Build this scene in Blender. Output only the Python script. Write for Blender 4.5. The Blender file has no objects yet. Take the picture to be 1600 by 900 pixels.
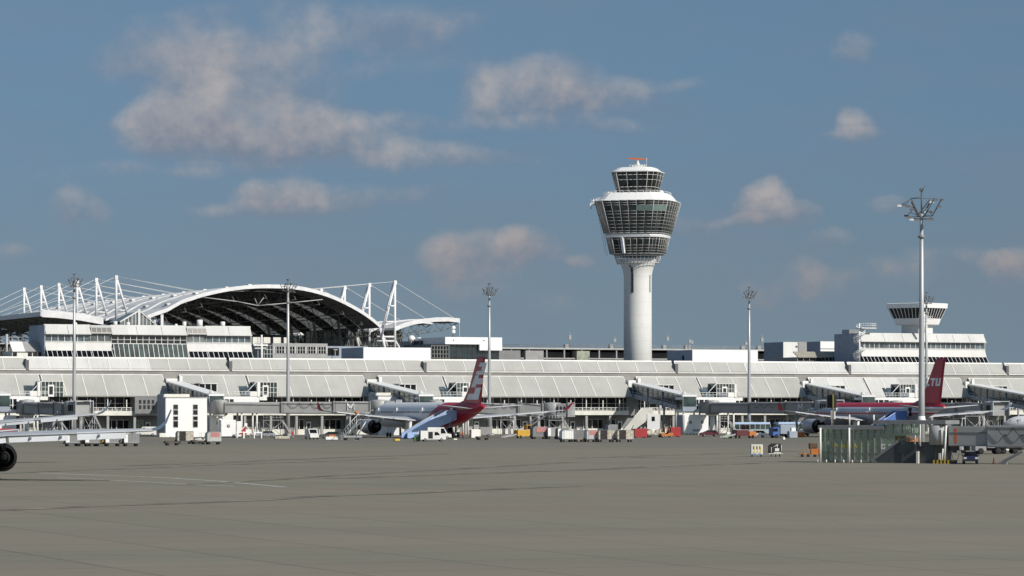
import bpy, bmesh, math, random
from math import sin, cos, pi, radians
from mathutils import Vector, Matrix
random.seed(7)
SC = bpy.context.scene
COL = SC.collection

# ------------------------------------------------------------ camera
FPX, HOR, CZ = 5000.0, 637.0, 6.6
cd = bpy.data.cameras.new('camera'); cam = bpy.data.objects.new('camera', cd); COL.objects.link(cam)
cam.location = (0, 0, CZ); cam.rotation_euler = (pi/2, 0, 0)
cd.sensor_width = 36; cd.lens = 36*FPX/1600; cd.shift_y = (HOR-450)/1600
cd.clip_start = 1; cd.clip_end = 20000
SC.camera = cam
# ------------------------------------------------------------ sun + sky
SUN_AZ, SUN_EL = 50, 35        # degrees to the right of straight behind the camera, elevation
sd = Vector((sin(radians(SUN_AZ))*cos(radians(SUN_EL)), -cos(radians(SUN_AZ))*cos(radians(SUN_EL)), sin(radians(SUN_EL))))
sl = bpy.data.lights.new('sun', 'SUN'); sl.energy = 4.2; sl.angle = radians(0.53); sl.color = (1, .945, .86)
sun = bpy.data.objects.new('sun', sl); COL.objects.link(sun)
sun.rotation_euler = sd.to_track_quat('Z', 'Y').to_euler()
SC.view_settings.view_transform = 'Standard'; SC.view_settings.look = 'None'
SC.view_settings.exposure = 0; SC.view_settings.gamma = 1; SC.view_settings.use_curve_mapping = False
SC.render.engine = 'CYCLES'
SC.cycles.max_bounces = 5; SC.cycles.diffuse_bounces = 3; SC.cycles.glossy_bounces = 3
SC.cycles.transmission_bounces = 3; SC.cycles.transparent_max_bounces = 8

class NT:
    def __init__(s, tree): s.t = tree; s.n = tree.nodes; s.l = tree.links
    def node(s, typ, **kw):
        n = s.n.new(typ)
        for k, v in kw.items(): setattr(n, k, v)
        return n
    def set(s, sock, v):
        if hasattr(v, 'is_output') or isinstance(v, bpy.types.NodeSocket): s.l.new(v, sock)
        else: sock.default_value = v
    def math(s, op, a, b=None, c=None, clamp=False):
        n = s.node('ShaderNodeMath', operation=op); n.use_clamp = clamp
        s.set(n.inputs[0], a)
        if b is not None: s.set(n.inputs[1], b)
        if c is not None: s.set(n.inputs[2], c)
        return n.outputs[0]
    def mix(s, f, a, b, blend='MIX'):
        n = s.node('ShaderNodeMix', data_type='RGBA', blend_type=blend)
        s.set(n.inputs[0], f); s.set(n.inputs[6], a); s.set(n.inputs[7], b)
        return n.outputs[2]
    def noise(s, vec, scale, detail=4, rough=.55, dist=0):
        n = s.node('ShaderNodeTexNoise'); s.set(n.inputs['Vector'], vec)
        n.inputs['Scale'].default_value = scale; n.inputs['Detail'].default_value = detail
        n.inputs['Roughness'].default_value = rough; n.inputs['Distortion'].default_value = dist
        return n.outputs[0]
    def ramp(s, f, a, b, lo=0.0, hi=1.0, smooth=True):
        n = s.node('ShaderNodeMapRange', interpolation_type='SMOOTHSTEP' if smooth else 'LINEAR')
        s.set(n.inputs[0], f); n.inputs[1].default_value = a; n.inputs[2].default_value = b
        n.inputs[3].default_value = lo; n.inputs[4].default_value = hi
        return n.outputs[0]

def build_world():
    w = bpy.data.worlds.new('World'); SC.world = w; w.use_nodes = True
    T = NT(w.node_tree); T.n.clear()
    out = T.node('ShaderNodeOutputWorld'); bg = T.node('ShaderNodeBackground')
    T.l.new(bg.outputs[0], out.inputs[0])
    tc = T.node('ShaderNodeTexCoord'); d = tc.outputs['Generated']
    sep = T.node('ShaderNodeSeparateXYZ'); T.l.new(d, sep.inputs[0])
    x, y, z = sep.outputs
    # clear deep-blue air: look the sky model up a little higher than the true direction
    zz = T.math('MULTIPLY_ADD', T.math('MAXIMUM', z, 0.0), .6, 0.25)
    cmb = T.node('ShaderNodeCombineXYZ'); T.l.new(x, cmb.inputs[0]); T.l.new(y, cmb.inputs[1]); T.l.new(zz, cmb.inputs[2])
    nrm = T.node('ShaderNodeVectorMath', operation='NORMALIZE'); T.l.new(cmb.outputs[0], nrm.inputs[0])
    sky = T.node('ShaderNodeTexSky', sky_type='NISHITA'); sky.sun_disc = False
    sky.sun_elevation = radians(SUN_EL); sky.sun_rotation = radians(180-SUN_AZ)
    sky.altitude = 450; sky.air_density = 1.0; sky.dust_density = 1.2; sky.ozone_density = 1.5
    T.l.new(nrm.outputs[0], sky.inputs[0])
    # clouds: where in the sky they stand, as tangent of azimuth / elevation
    yy = T.math('MAXIMUM', y, 0.05)
    ax = T.math('DIVIDE', x, yy); ay = T.math('DIVIDE', z, yy)
    c2 = T.node('ShaderNodeCombineXYZ'); T.l.new(ax, c2.inputs[0]); T.l.new(ay, c2.inputs[1])
    n1 = T.node('ShaderNodeTexNoise'); T.l.new(c2.outputs[0], n1.inputs[0]); n1.inputs['Scale'].default_value = 70
    n1.inputs['Detail'].default_value = 7; n1.inputs['Roughness'].default_value = .6
    nf = n1.outputs[0]
    st = T.node('ShaderNodeVectorMath', operation='MULTIPLY'); T.l.new(c2.outputs[0], st.inputs[0]); st.inputs[1].default_value = (.35, 1, 1)
    n3 = T.noise(c2.outputs[0], 45, 4, .55)
    nw = T.noise(st.outputs[0], 60, 4, .5)
    wn = T.node('ShaderNodeTexNoise'); T.l.new(c2.outputs[0], wn.inputs[0]); wn.inputs['Scale'].default_value = 32; wn.inputs['Detail'].default_value = 5
    ws = T.node('ShaderNodeSeparateColor'); T.l.new(wn.outputs['Color'], ws.inputs[0])
    ax = T.math('MULTIPLY_ADD', T.math('SUBTRACT', ws.outputs[0], .5), .020, ax)
    ay = T.math('MULTIPLY_ADD', T.math('SUBTRACT', ws.outputs[1], .5), .011, ay)
    # px,py of the blob centre, half sizes, strength
    BL = [(480,20,200,26,.5),(300,55,110,40,.6),(620,40,130,22,.5),(620,190,150,20,.35),(640,105,120,22,.35),(900,190,110,16,.45),(1050,135,60,12,.4),(170,270,140,14,.3),(600,300,120,16,.4),(300,260,160,12,.4),(1080,350,60,18,.35),(1330,445,60,30,.45),(1480,400,60,20,.4),(690,470,60,20,.45),(255,92,75,42,.72),(330,110,95,50,.8),(440,85,100,50,.75),(400,135,120,50,.7),(560,60,110,28,.55),(680,36,110,18,.4),
          (250,200,60,42,1.15),(310,185,80,55,1.2),(390,195,80,58,1.2),(450,205,80,50,1.1),(530,215,75,44,.95),(620,238,110,24,.75),(720,252,110,16,.55),
          (118,325,42,36,.85),(430,303,55,28,.95),(505,318,80,22,.75),(380,325,110,14,.45),
          (760,145,48,44,.9),(860,140,80,44,1.05),(960,140,95,22,.6),(790,190,90,14,.4),
          (700,410,50,42,.95),(760,400,60,38,.95),(815,385,48,28,1.15),(740,450,60,30,.6),
          (1192,322,36,34,1.15),(1225,338,50,18,.9),(1150,345,60,9,.5),
          (1335,196,26,28,.8),(1330,212,45,12,.6),(1335,84,34,26,.6),
          (1255,440,42,38,.7),(1290,378,40,18,.6),(1190,465,30,26,.55),(1395,322,34,15,.6),(1450,435,40,30,.5),
          (1560,410,40,24,.9),(1590,430,50,40,.85),(1000,345,50,8,.35),(20,390,40,16,.4),(860,480,40,22,.5),(900,405,26,12,.5),(1370,430,50,26,.35)]
    F = None; HS = None; WS = None
    for (px, py, hw, hh, s) in BL:
        cx, cy = (px-800)/FPX, (HOR-py)/FPX
        dx = T.math('MULTIPLY', T.math('SUBTRACT', ax, cx), FPX/hw/1.5)
        dy = T.math('MULTIPLY', T.math('SUBTRACT', ay, cy), FPX/hh/1.42)
        r2 = T.math('ADD', T.math('MULTIPLY', dx, dx), T.math('MULTIPLY', dy, dy))
        g = T.math('MULTIPLY', T.math('SUBTRACT', 1.0, r2, clamp=True), s)
        gd = T.math('MULTIPLY', g, dy); HS = gd if HS is None else T.math('ADD', HS, gd); WS = g if WS is None else T.math('ADD', WS, g)
        F = g if F is None else T.math('ADD', T.math('MAXIMUM', F, g), T.math('MULTIPLY', T.math('MINIMUM', F, g), .25))
    hi = T.ramp(ay, .085, .12)            # the higher clouds are softer
    amp = T.math('MULTIPLY_ADD', hi, -.45, 1.45)
    f = T.math('ADD', F, T.math('MULTIPLY', T.math('SUBTRACT', nf, .5), amp))
    dens = T.math('MULTIPLY', T.math('MULTIPLY', T.ramp(f, .0, 1.3), T.ramp(F, .0, .42)), T.ramp(n3, .25, .6, .62, 1.0))
    H = T.math('DIVIDE', HS, T.math('MAXIMUM', WS, .01))
    lit = T.math('ADD', T.math('MULTIPLY_ADD', H, .75, .50), T.math('MULTIPLY_ADD', T.math('SUBTRACT', n3, .5), 1.6, T.math('MULTIPLY', T.math('SUBTRACT', nf, .5), 2.0)), clamp=True)
    lowc = T.ramp(ay, .03, .075)
    bright = T.mix(lowc, (.37, .315, .305, 1), (.47, .43, .415, 1))
    ccol = T.mix(lit, (.20, .225, .285, 1), bright)
    tint = T.mix(1.0, sky.outputs[0], (1.0, 1.0, .90, 1), 'MULTIPLY')
    tint = T.mix(1.0, tint, (.074, .074, .074, 1), 'MULTIPLY')
    tint = T.mix(1.0, tint, T.mix(T.ramp(z, .02, .11), (1.28, 1.13, 1.0, 1), (1.13, 1.24, 1.28, 1)), 'MULTIPLY')
    # thin high veil of uneven air
    veil = T.math('MULTIPLY', T.ramp(nw, .35, .75), .30)
    base = T.mix(veil, tint, (.185, .225, .30, 1))
    vis = T.math('MULTIPLY', dens, T.math('MULTIPLY', T.ramp(ay, .0, .05), T.math('MULTIPLY_ADD', hi, -.14, .84)))
    vis = T.math('MULTIPLY', vis, T.ramp(y, .1, .3))
    col = T.mix(vis, base, ccol)
    T.l.new(col, bg.inputs[0]); bg.inputs[1].default_value = 1.0
build_world()

# ------------------------------------------------------------ materials
M = {}
def mat(name, col, rough=.6, metal=0, var=.06, scale=.6, bump=0, dirt=0, spec=.5, alpha=None, streak=False):
    m = bpy.data.materials.new(name); m.use_nodes = True; T = NT(m.node_tree)
    b = T.n['Principled BSDF']; tc = T.node('ShaderNodeTexCoord')
    vec = tc.outputs['Object']
    if streak:
        v = T.node('ShaderNodeVectorMath', operation='MULTIPLY'); T.l.new(vec, v.inputs[0]); v.inputs[1].default_value = (1, 1, .12); vec = v.outputs[0]
    n = T.noise(vec, scale, 5, .6)
    c = (*col, 1); lo = tuple(max(0, k*(1-var*2)) for k in col)+(1,); hi = tuple(min(1, k*(1+var)) for k in col)+(1,)
    cc = T.mix(T.ramp(n, .3, .7), lo, hi)
    if dirt:
        n2 = T.noise(vec, scale*3.1, 6, .7)
        cc = T.mix(T.ramp(n2, .5, .78, 0, dirt), cc, (col[0]*.45, col[1]*.42, col[2]*.36, 1))
    T.l.new(cc, b.inputs['Base Color']); b.inputs['Roughness'].default_value = rough
    b.inputs['Metallic'].default_value = metal; b.inputs['Specular IOR Level'].default_value = spec
    if bump:
        bn = T.node('ShaderNodeBump'); bn.inputs['Strength'].default_value = bump
        T.l.new(T.noise(vec, scale*8, 4), bn.inputs['Height']); T.l.new(bn.outputs[0], b.inputs['Normal'])
    M[name] = m; return m
mat('white', (.78, .78, .75), .5, dirt=.25, scale=.25, streak=True)
mat('white_clean', (.83, .83, .82), .45, var=.03, scale=.1)
mat('cream', (.74, .73, .66), .6, dirt=.25, scale=.4)
mat('roof_panel', (.43, .43, .405), .5, var=.05, scale=.12, dirt=.15, bump=.05)
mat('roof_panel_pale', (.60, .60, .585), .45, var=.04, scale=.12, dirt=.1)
mat('roof_panel_white', (.60, .60, .585), .5, var=.04, scale=.15, dirt=.15)
mat('rib', (.74, .73, .70), .5)
mat('joint', (.12, .12, .13), .7)
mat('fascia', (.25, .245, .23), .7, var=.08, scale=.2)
mat('grey', (.33, .33, .33), .6, dirt=.2)
mat('grey_mid', (.22, .225, .23), .6, dirt=.2)
mat('grey_dark', (.07, .072, .075), .6)
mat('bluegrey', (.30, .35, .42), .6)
mat('bridge_grey', (.36, .36, .355), .5, var=.06, scale=.3, dirt=.3)
mat('bridge_dark', (.18, .18, .185), .55, dirt=.3)
mat('black', (.014, .014, .015), .6)
mat('rubber', (.022, .022, .024), .8)
mat('steel', (.42, .43, .44), .42, .6, dirt=.15)
mat('galv', (.50, .51, .52), .45, .35, dirt=.1, streak=True, scale=.4)
mat('glass_dark', (.016, .021, .024), .12, var=.5, scale=.35, spec=.7)
mat('glass_black', (.008, .009, .010), .2, var=.5, scale=.6, spec=.35)
mat('glass_green', (.035, .060, .058), .15, var=.4, scale=.3, spec=.8)
mat('glass_teal', (.012, .032, .040), .15, var=.5, scale=.25, spec=.7)
mat('glass_blue', (.10, .135, .155), .2, var=.35, scale=.4, spec=.8)
mat('glass_grey', (.16, .18, .185), .25, var=.35, scale=.35, spec=.8)
mat('curtain', (.30, .33, .26), .6, var=.2)
mat('membrane', (.93, .93, .93), .45, var=.02, scale=.08)
mat('membrane_edge', (.75, .75, .76), .5)
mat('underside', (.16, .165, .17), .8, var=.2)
mat('lattice', (.20, .20, .19), .6)
mat('beam_dark', (.045, .047, .05), .7)
mat('skylight', (.05, .05, .05), .8, var=.3, scale=.5)
mat('tower_shaft', (.70, .70, .68), .65, var=.035, scale=.12, dirt=.12, streak=True)
mat('mullion', (.46, .46, .45), .5, .1)
mat('mullion_pale', (.66, .66, .64), .5)
mat('glass_tower', (.018, .025, .026), .1, var=.6, scale=.25, spec=.8)
mat('panel_pink', (.48, .20, .19), .6, dirt=.3, scale=3)
mat('mullion_white', (.72, .72, .70), .5)
mat('orange', (.62, .15, .05), .5)
mat('tug_orange', (.50, .17, .03), .55, dirt=.4, scale=2)
mat('tug_yellow', (.60, .34, .03), .55, dirt=.4, scale=2)
mat('yellow', (.70, .48, .05), .55, dirt=.3, scale=2)
mat('red', (.36, .03, .03), .45, dirt=.15, scale=1)
mat('fin_red', (.44, .016, .04), .35, var=.04, dirt=.08)
mat('blue_stairs', (.30, .42, .66), .5, var=.06, dirt=.2)
mat('blue_stairs_dark', (.10, .17, .36), .5, dirt=.2)
mat('blue', (.06, .14, .40), .45)
mat('navy', (.016, .022, .06), .3)
mat('silver', (.45, .47, .50), .4, .35, dirt=.1)
mat('alu', (.50, .50, .49), .5, .25, dirt=.35, scale=1.5)
mat('plane_white', (.74, .76, .80), .35, var=.03, scale=.3, dirt=.06)
mat('wing_grey', (.48, .50, .53), .4, .1, var=.05, scale=.4, dirt=.12)
mat('wing_light', (.68, .69, .70), .4, var=.03, scale=.4, dirt=.1)
mat('nozzle', (.012, .012, .013), .7, 0, spec=.2)
mat('lamp_dark', (.10, .10, .10), .5)
mat('lamp_glass', (.55, .56, .55), .2)
mat('tarp_beige', (.50, .46, .38), .8, var=.2, scale=3, dirt=.4, bump=.4)
mat('curtain_black', (.035, .03, .03), .85, var=.3, scale=3)
mat('brown', (.13, .075, .04), .8, var=.3, scale=3)
mat('concrete_dark', (.075, .082, .088), .8, var=.15, scale=.6, dirt=.3)
mat('concrete', (.34, .33, .30), .85, var=.12, scale=.6, dirt=.3)
mat('beige_roof', (.34, .32, .27), .7, var=.06)
mat('green', (.16, .30, .14), .7)
mat('olive', (.28, .22, .03), .6, dirt=.3)
mat('skin', (.45, .28, .20), .7)
mat('hair', (.04, .03, .02), .8)

def translucent_skylight():
    m = M['skylight']; T = NT(m.node_tree); b = T.n['Principled BSDF']; o = [n for n in T.n if n.type == 'OUTPUT_MATERIAL'][0]
    tr = T.node('ShaderNodeBsdfTranslucent'); tr.inputs[0].default_value = (.5, .51, .5, 1); ad = T.node('ShaderNodeAddShader')
    T.l.new(b.outputs[0], ad.inputs[0]); T.l.new(tr.outputs[0], ad.inputs[1]); T.l.new(ad.outputs[0], o.inputs[0])
def thin_membrane():     # coated fabric: white, lets some daylight through
    m = M['membrane']; T = NT(m.node_tree); b = T.n['Principled BSDF']; o = [n for n in T.n if n.type == 'OUTPUT_MATERIAL'][0]
    tr = T.node('ShaderNodeBsdfTranslucent'); tr.inputs[0].default_value = (.84, .85, .84, 1); ad = T.node('ShaderNodeMixShader'); ad.inputs[0].default_value = .27
    T.l.new(b.outputs[0], ad.inputs[1]); T.l.new(tr.outputs[0], ad.inputs[2]); T.l.new(ad.outputs[0], o.inputs[0])
thin_membrane()
def shaft_joints():      # faint pour joints round the concrete shaft
    m = M['tower_shaft']; T = NT(m.node_tree); b = T.n['Principled BSDF']; src = b.inputs['Base Color'].links[0].from_socket
    tc = T.node('ShaderNodeTexCoord'); sp = T.node('ShaderNodeSeparateXYZ'); T.l.new(tc.outputs['Object'], sp.inputs[0])
    f = T.math('FRACT', T.math('DIVIDE', sp.outputs[2], 3.6)); j = T.math('LESS_THAN', f, .05)
    st = T.noise(tc.outputs['Object'], .9, 5, .7)
    c = T.mix(T.math('MULTIPLY', j, .14), src, (.25, .25, .23, 1)); c = T.mix(T.ramp(st, .52, .75, 0, .22), c, (.36, .35, .32, 1))
    T.l.new(c, b.inputs['Base Color'])
shaft_joints()
def panel_streaks():      # every roof panel a slightly different age, with rain streaks
    for nm in ('roof_panel', 'roof_panel_pale', 'roof_panel_white'):
        m = M[nm]; T = NT(m.node_tree); b = T.n['Principled BSDF']; src = b.inputs['Base Color'].links[0].from_socket
        tc = T.node('ShaderNodeTexCoord'); sp = T.node('ShaderNodeSeparateXYZ'); T.l.new(tc.outputs['Object'], sp.inputs[0])
        wn = T.node('ShaderNodeTexWhiteNoise', noise_dimensions='1D'); T.l.new(T.math('FLOOR', T.math('DIVIDE', sp.outputs[0], 5.1)), wn.inputs['W'])
        c = T.mix(T.math('MULTIPLY', wn.outputs[0], .16), src, (.30, .295, .27, 1))
        v = T.node('ShaderNodeVectorMath', operation='MULTIPLY'); T.l.new(tc.outputs['Object'], v.inputs[0]); v.inputs[1].default_value = (1, .06, .06)
        c = T.mix(T.ramp(T.noise(v.outputs[0], 1.6, 5, .7), .5, .8, 0, .35), c, (.26, .255, .23, 1))
        T.l.new(c, b.inputs['Base Color'])
panel_streaks()

# ------------------------------------------------------------ mesh builder
class MB:
    def __init__(s): s.v = []; s.f = []; s.m = []; s.sm = []
    def add(s, vs, fs, mi=0, smooth=False):
        o = len(s.v); s.v += [tuple(v) for v in vs]
        for f in fs: s.f.append(tuple(i+o for i in f)); s.m.append(mi); s.sm.append(smooth)
        return s
    def hexa(s, b, t, mi=0):   # 4 bottom + 4 top corners
        return s.add(list(b)+list(t), [(3,2,1,0),(4,5,6,7),(0,1,5,4),(1,2,6,5),(2,3,7,6),(3,0,4,7)], mi)
    def box(s, x0, x1, y0, y1, z0, z1, mi=0):
        return s.hexa([(x0,y0,z0),(x1,y0,z0),(x1,y1,z0),(x0,y1,z0)], [(x0,y0,z1),(x1,y0,z1),(x1,y1,z1),(x0,y1,z1)], mi)
    def cbox(s, x0, x1, y0, y1, z0, z1, c=.08, mi=0):   # box with chamfered vertical and top edges
        P = lambda i: [(x0+i+c,y0+i),(x1-i-c,y0+i),(x1-i,y0+i+c),(x1-i,y1-i-c),(x1-i-c,y1-i),(x0+i+c,y1-i),(x0+i,y1-i-c),(x0+i,y0+i+c)]
        vs = [(*p, z0) for p in P(0)]+[(*p, z1-c) for p in P(0)]+[(*p, z1) for p in P(c*.8)]
        fs = [tuple(range(7,-1,-1)), tuple(range(16,24))]
        for r in (0, 8):
            fs += [(r+k, r+(k+1)%8, r+8+(k+1)%8, r+8+k) for k in range(8)]
        return s.add(vs, fs, mi)
    def strip(s, u0, u1, p0, p1, th=.15, mi=0):   # panel between (y,z) points p0,p1, thickness to the back/under
        (a, b), (c, d) = p0, p1
        L = math.hypot(c-a, d-b) or 1; nx, nz = (d-b)/L*th, -(c-a)/L*th
        return s.add([(u0,a,b),(u1,a,b),(u1,c,d),(u0,c,d),(u0,a+nx,b+nz),(u1,a+nx,b+nz),(u1,c+nx,d+nz),(u0,c+nx,d+nz)],
                     [(0,1,2,3),(7,6,5,4),(0,4,5,1),(1,5,6,2),(2,6,7,3),(3,7,4,0)], mi)
    def tube(s, p, q, r, n=8, r2=None, mi=0, smooth=True):
        p, q = Vector(p), Vector(q); d = q-p
        if d.length < 1e-6: return s
        if r2 is None: r2 = r
        a = d.to_track_quat('Z', 'Y').to_matrix(); o = len(s.v); vs = []
        for (c, rr) in ((p, r), (q, r2)):
            for k in range(n):
                t = 2*pi*k/n; vs.append(c + a @ Vector((cos(t)*rr, sin(t)*rr, 0)))
        fs = [(k, (k+1) % n, n+(k+1) % n, n+k) for k in range(n)]
        s.add(vs, fs, mi, smooth); s.add([], [], mi)
        s.f.append(tuple(o+n-1-k for k in range(n))); s.m.append(mi); s.sm.append(False)
        s.f.append(tuple(o+n+k for k in range(n))); s.m.append(mi); s.sm.append(False)
        return s
    def beam(s, p, q, w, h, mi=0):    # rectangular bar, h up
        p, q = Vector(p), Vector(q); d = (q-p).normalized()
        sd = d.cross(Vector((0, 0, 1)))
        if sd.length < .01: sd = Vector((1, 0, 0))
        sd.normalize(); up = sd.cross(d)
        c = lambda o: [o-sd*w/2-up*h/2, o+sd*w/2-up*h/2, o+sd*w/2+up*h/2, o-sd*w/2+up*h/2]
        return s.add(c(p)+c(q), [(0,1,2,3),(7,6,5,4),(0,4,5,1),(1,5,6,2),(2,6,7,3),(3,7,4,0)], mi)
    def path(s, pts, r, n=6, mi=0):
        for a, b in zip(pts, pts[1:]): s.tube(a, b, r, n, mi=mi)
        return s
    def lathe(s, prof, c=(0,0,0), n=24, axis='z', mi=0, smooth=True, cap=True):   # prof [(r,h)]
        vs = []; c = Vector(c)
        for (r, h) in prof:
            for k in range(n):
                t = 2*pi*k/n; a, b = cos(t)*r, sin(t)*r
                vs.append(c + (Vector((a, b, h)) if axis == 'z' else Vector((a, h, b)) if axis == 'y' else Vector((h, a, b))))
        fs = []
        for i in range(len(prof)-1):
            for k in range(n):
                q = (i*n+k, i*n+(k+1) % n, (i+1)*n+(k+1) % n, (i+1)*n+k)
                fs.append(q if axis != 'y' else q[::-1])
        o = len(s.v); s.add(vs, fs, mi, smooth)
        if cap:
            for ring in (0, len(prof)-1):
                if prof[ring][0] > 1e-4:
                    s.f.append(tuple(o+ring*n+k for k in range(n))); s.m.append(mi); s.sm.append(False)
        return s
    def loft(s, rings, mi=0, smooth=True, caps=True):
        n = len(rings[0]); o = len(s.v)
        fs = [(i*n+k, i*n+(k+1) % n, (i+1)*n+(k+1) % n, (i+1)*n+k) for i in range(len(rings)-1) for k in range(n)]
        s.add([v for r in rings for v in r], fs, mi, smooth)
        if caps:
            s.f.append(tuple(o+k for k in range(n))); s.m.append(mi); s.sm.append(False)
            s.f.append(tuple(o+(len(rings)-1)*n+k for k in range(n))); s.m.append(mi); s.sm.append(False)
        return s
    def prism(s, poly, z0, z1, mi=0):   # xy polygon
        n = len(poly); s.add([(x,y,z0) for x,y in poly]+[(x,y,z1) for x,y in poly],
              [tuple(range(n-1,-1,-1)), tuple(range(n,2*n))]+[(k,(k+1)%n,n+(k+1)%n,n+k) for k in range(n)], mi); return s
    def xprism(s, poly, x0, x1, mi=0):  # yz polygon extruded along x
        n = len(poly); s.add([(x0,y,z) for y,z in poly]+[(x1,y,z) for y,z in poly],
              [tuple(range(n-1,-1,-1)), tuple(range(n,2*n))]+[(k,(k+1)%n,n+(k+1)%n,n+k) for k in range(n)], mi); return s
    def yprism(s, poly, y0, y1, mi=0):  # xz polygon extruded along y
        n = len(poly); s.add([(x,y0,z) for x,z in poly]+[(x,y1,z) for x,z in poly],
              [tuple(range(n)), tuple(range(2*n-1,n-1,-1))]+[(k,n+k,n+(k+1)%n,(k+1)%n) for k in range(n)], mi); return s
    def wheel(s, c, r, w, axis='x', mi=0):
        return s.lathe([(r*.55,-w/2),(r*.9,-w/2),(r,-w*.3),(r,w*.3),(r*.9,w/2),(r*.55,w/2)], c, 14, axis, mi)
    def build(s, name, mats, parent=None, label=None):
        me = bpy.data.meshes.new(name); me.from_pydata(s.v, [], s.f)
        if not isinstance(mats, (list, tuple)): mats = [mats]
        for m in mats: me.materials.append(M[m] if isinstance(m, str) else m)
        me.polygons.foreach_set('material_index', s.m); me.polygons.foreach_set('use_smooth', s.sm); me.update()
        bm = bmesh.new(); bm.from_mesh(me); bmesh.ops.recalc_face_normals(bm, faces=bm.faces); bm.to_mesh(me); bm.free()
        o = bpy.data.objects.new(name, me); COL.objects.link(o)
        if parent is not None: o.parent = parent
        if label: o['label'] = label
        return o
def tag(o, label=None, cat=None, group=None, kind=None):
    if label: o['label'] = label
    if cat: o['category'] = cat
    if group: o['group'] = group
    if kind: o['kind'] = kind
    return o
def thing(name, label, cat, loc=(0,0,0), rz=0, group=None):
    o = bpy.data.objects.new(name, None); COL.objects.link(o); o.empty_display_size = .5
    o.location = loc; o.rotation_euler = (0, 0, rz)
    return tag(o, label, cat, group)
def kids(o): return [c for c in COL.objects if c.parent == o]
def copy_tree(o, parent=None):
    c = o.copy(); COL.objects.link(c); c.parent = parent
    for ch in kids(o): copy_tree(ch, c)
    return c
def dup(o, loc, rz, label, group=None):
    c = copy_tree(o); c.location = loc; c.rotation_euler = (0, 0, rz); c['label'] = label
    if group: c['group'] = group
    return c

# ------------------------------------------------------------ site frame: terminal front runs along u, v goes into the building
A = radians(23.5); CA, SA = cos(A), sin(A); OY = 800.0
def S(u, v, z=0): return Vector((u*CA - v*SA, OY + u*SA + v*CA, z))
def U(px, v=0):
    t = (px-800)/FPX
    return (t*(OY+v*CA)+v*SA)/(CA-t*SA)
def Z(py, u, v): return CZ+(HOR-py)*(OY+u*SA+v*CA)/FPX
def G(px, py):                       # spot on the ground
    Y = CZ*FPX/(py-HOR); return Vector(((px-800)/FPX*Y, Y, 0))
def W(px, py, Y): return Vector(((px-800)/FPX*Y, Y, CZ+(HOR-py)/FPX*Y))
def site(name, label, cat, px, v, group=None, rz=0):
    return thing(name, label, cat, S(U(px, v), v), A+rz, group)
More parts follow.
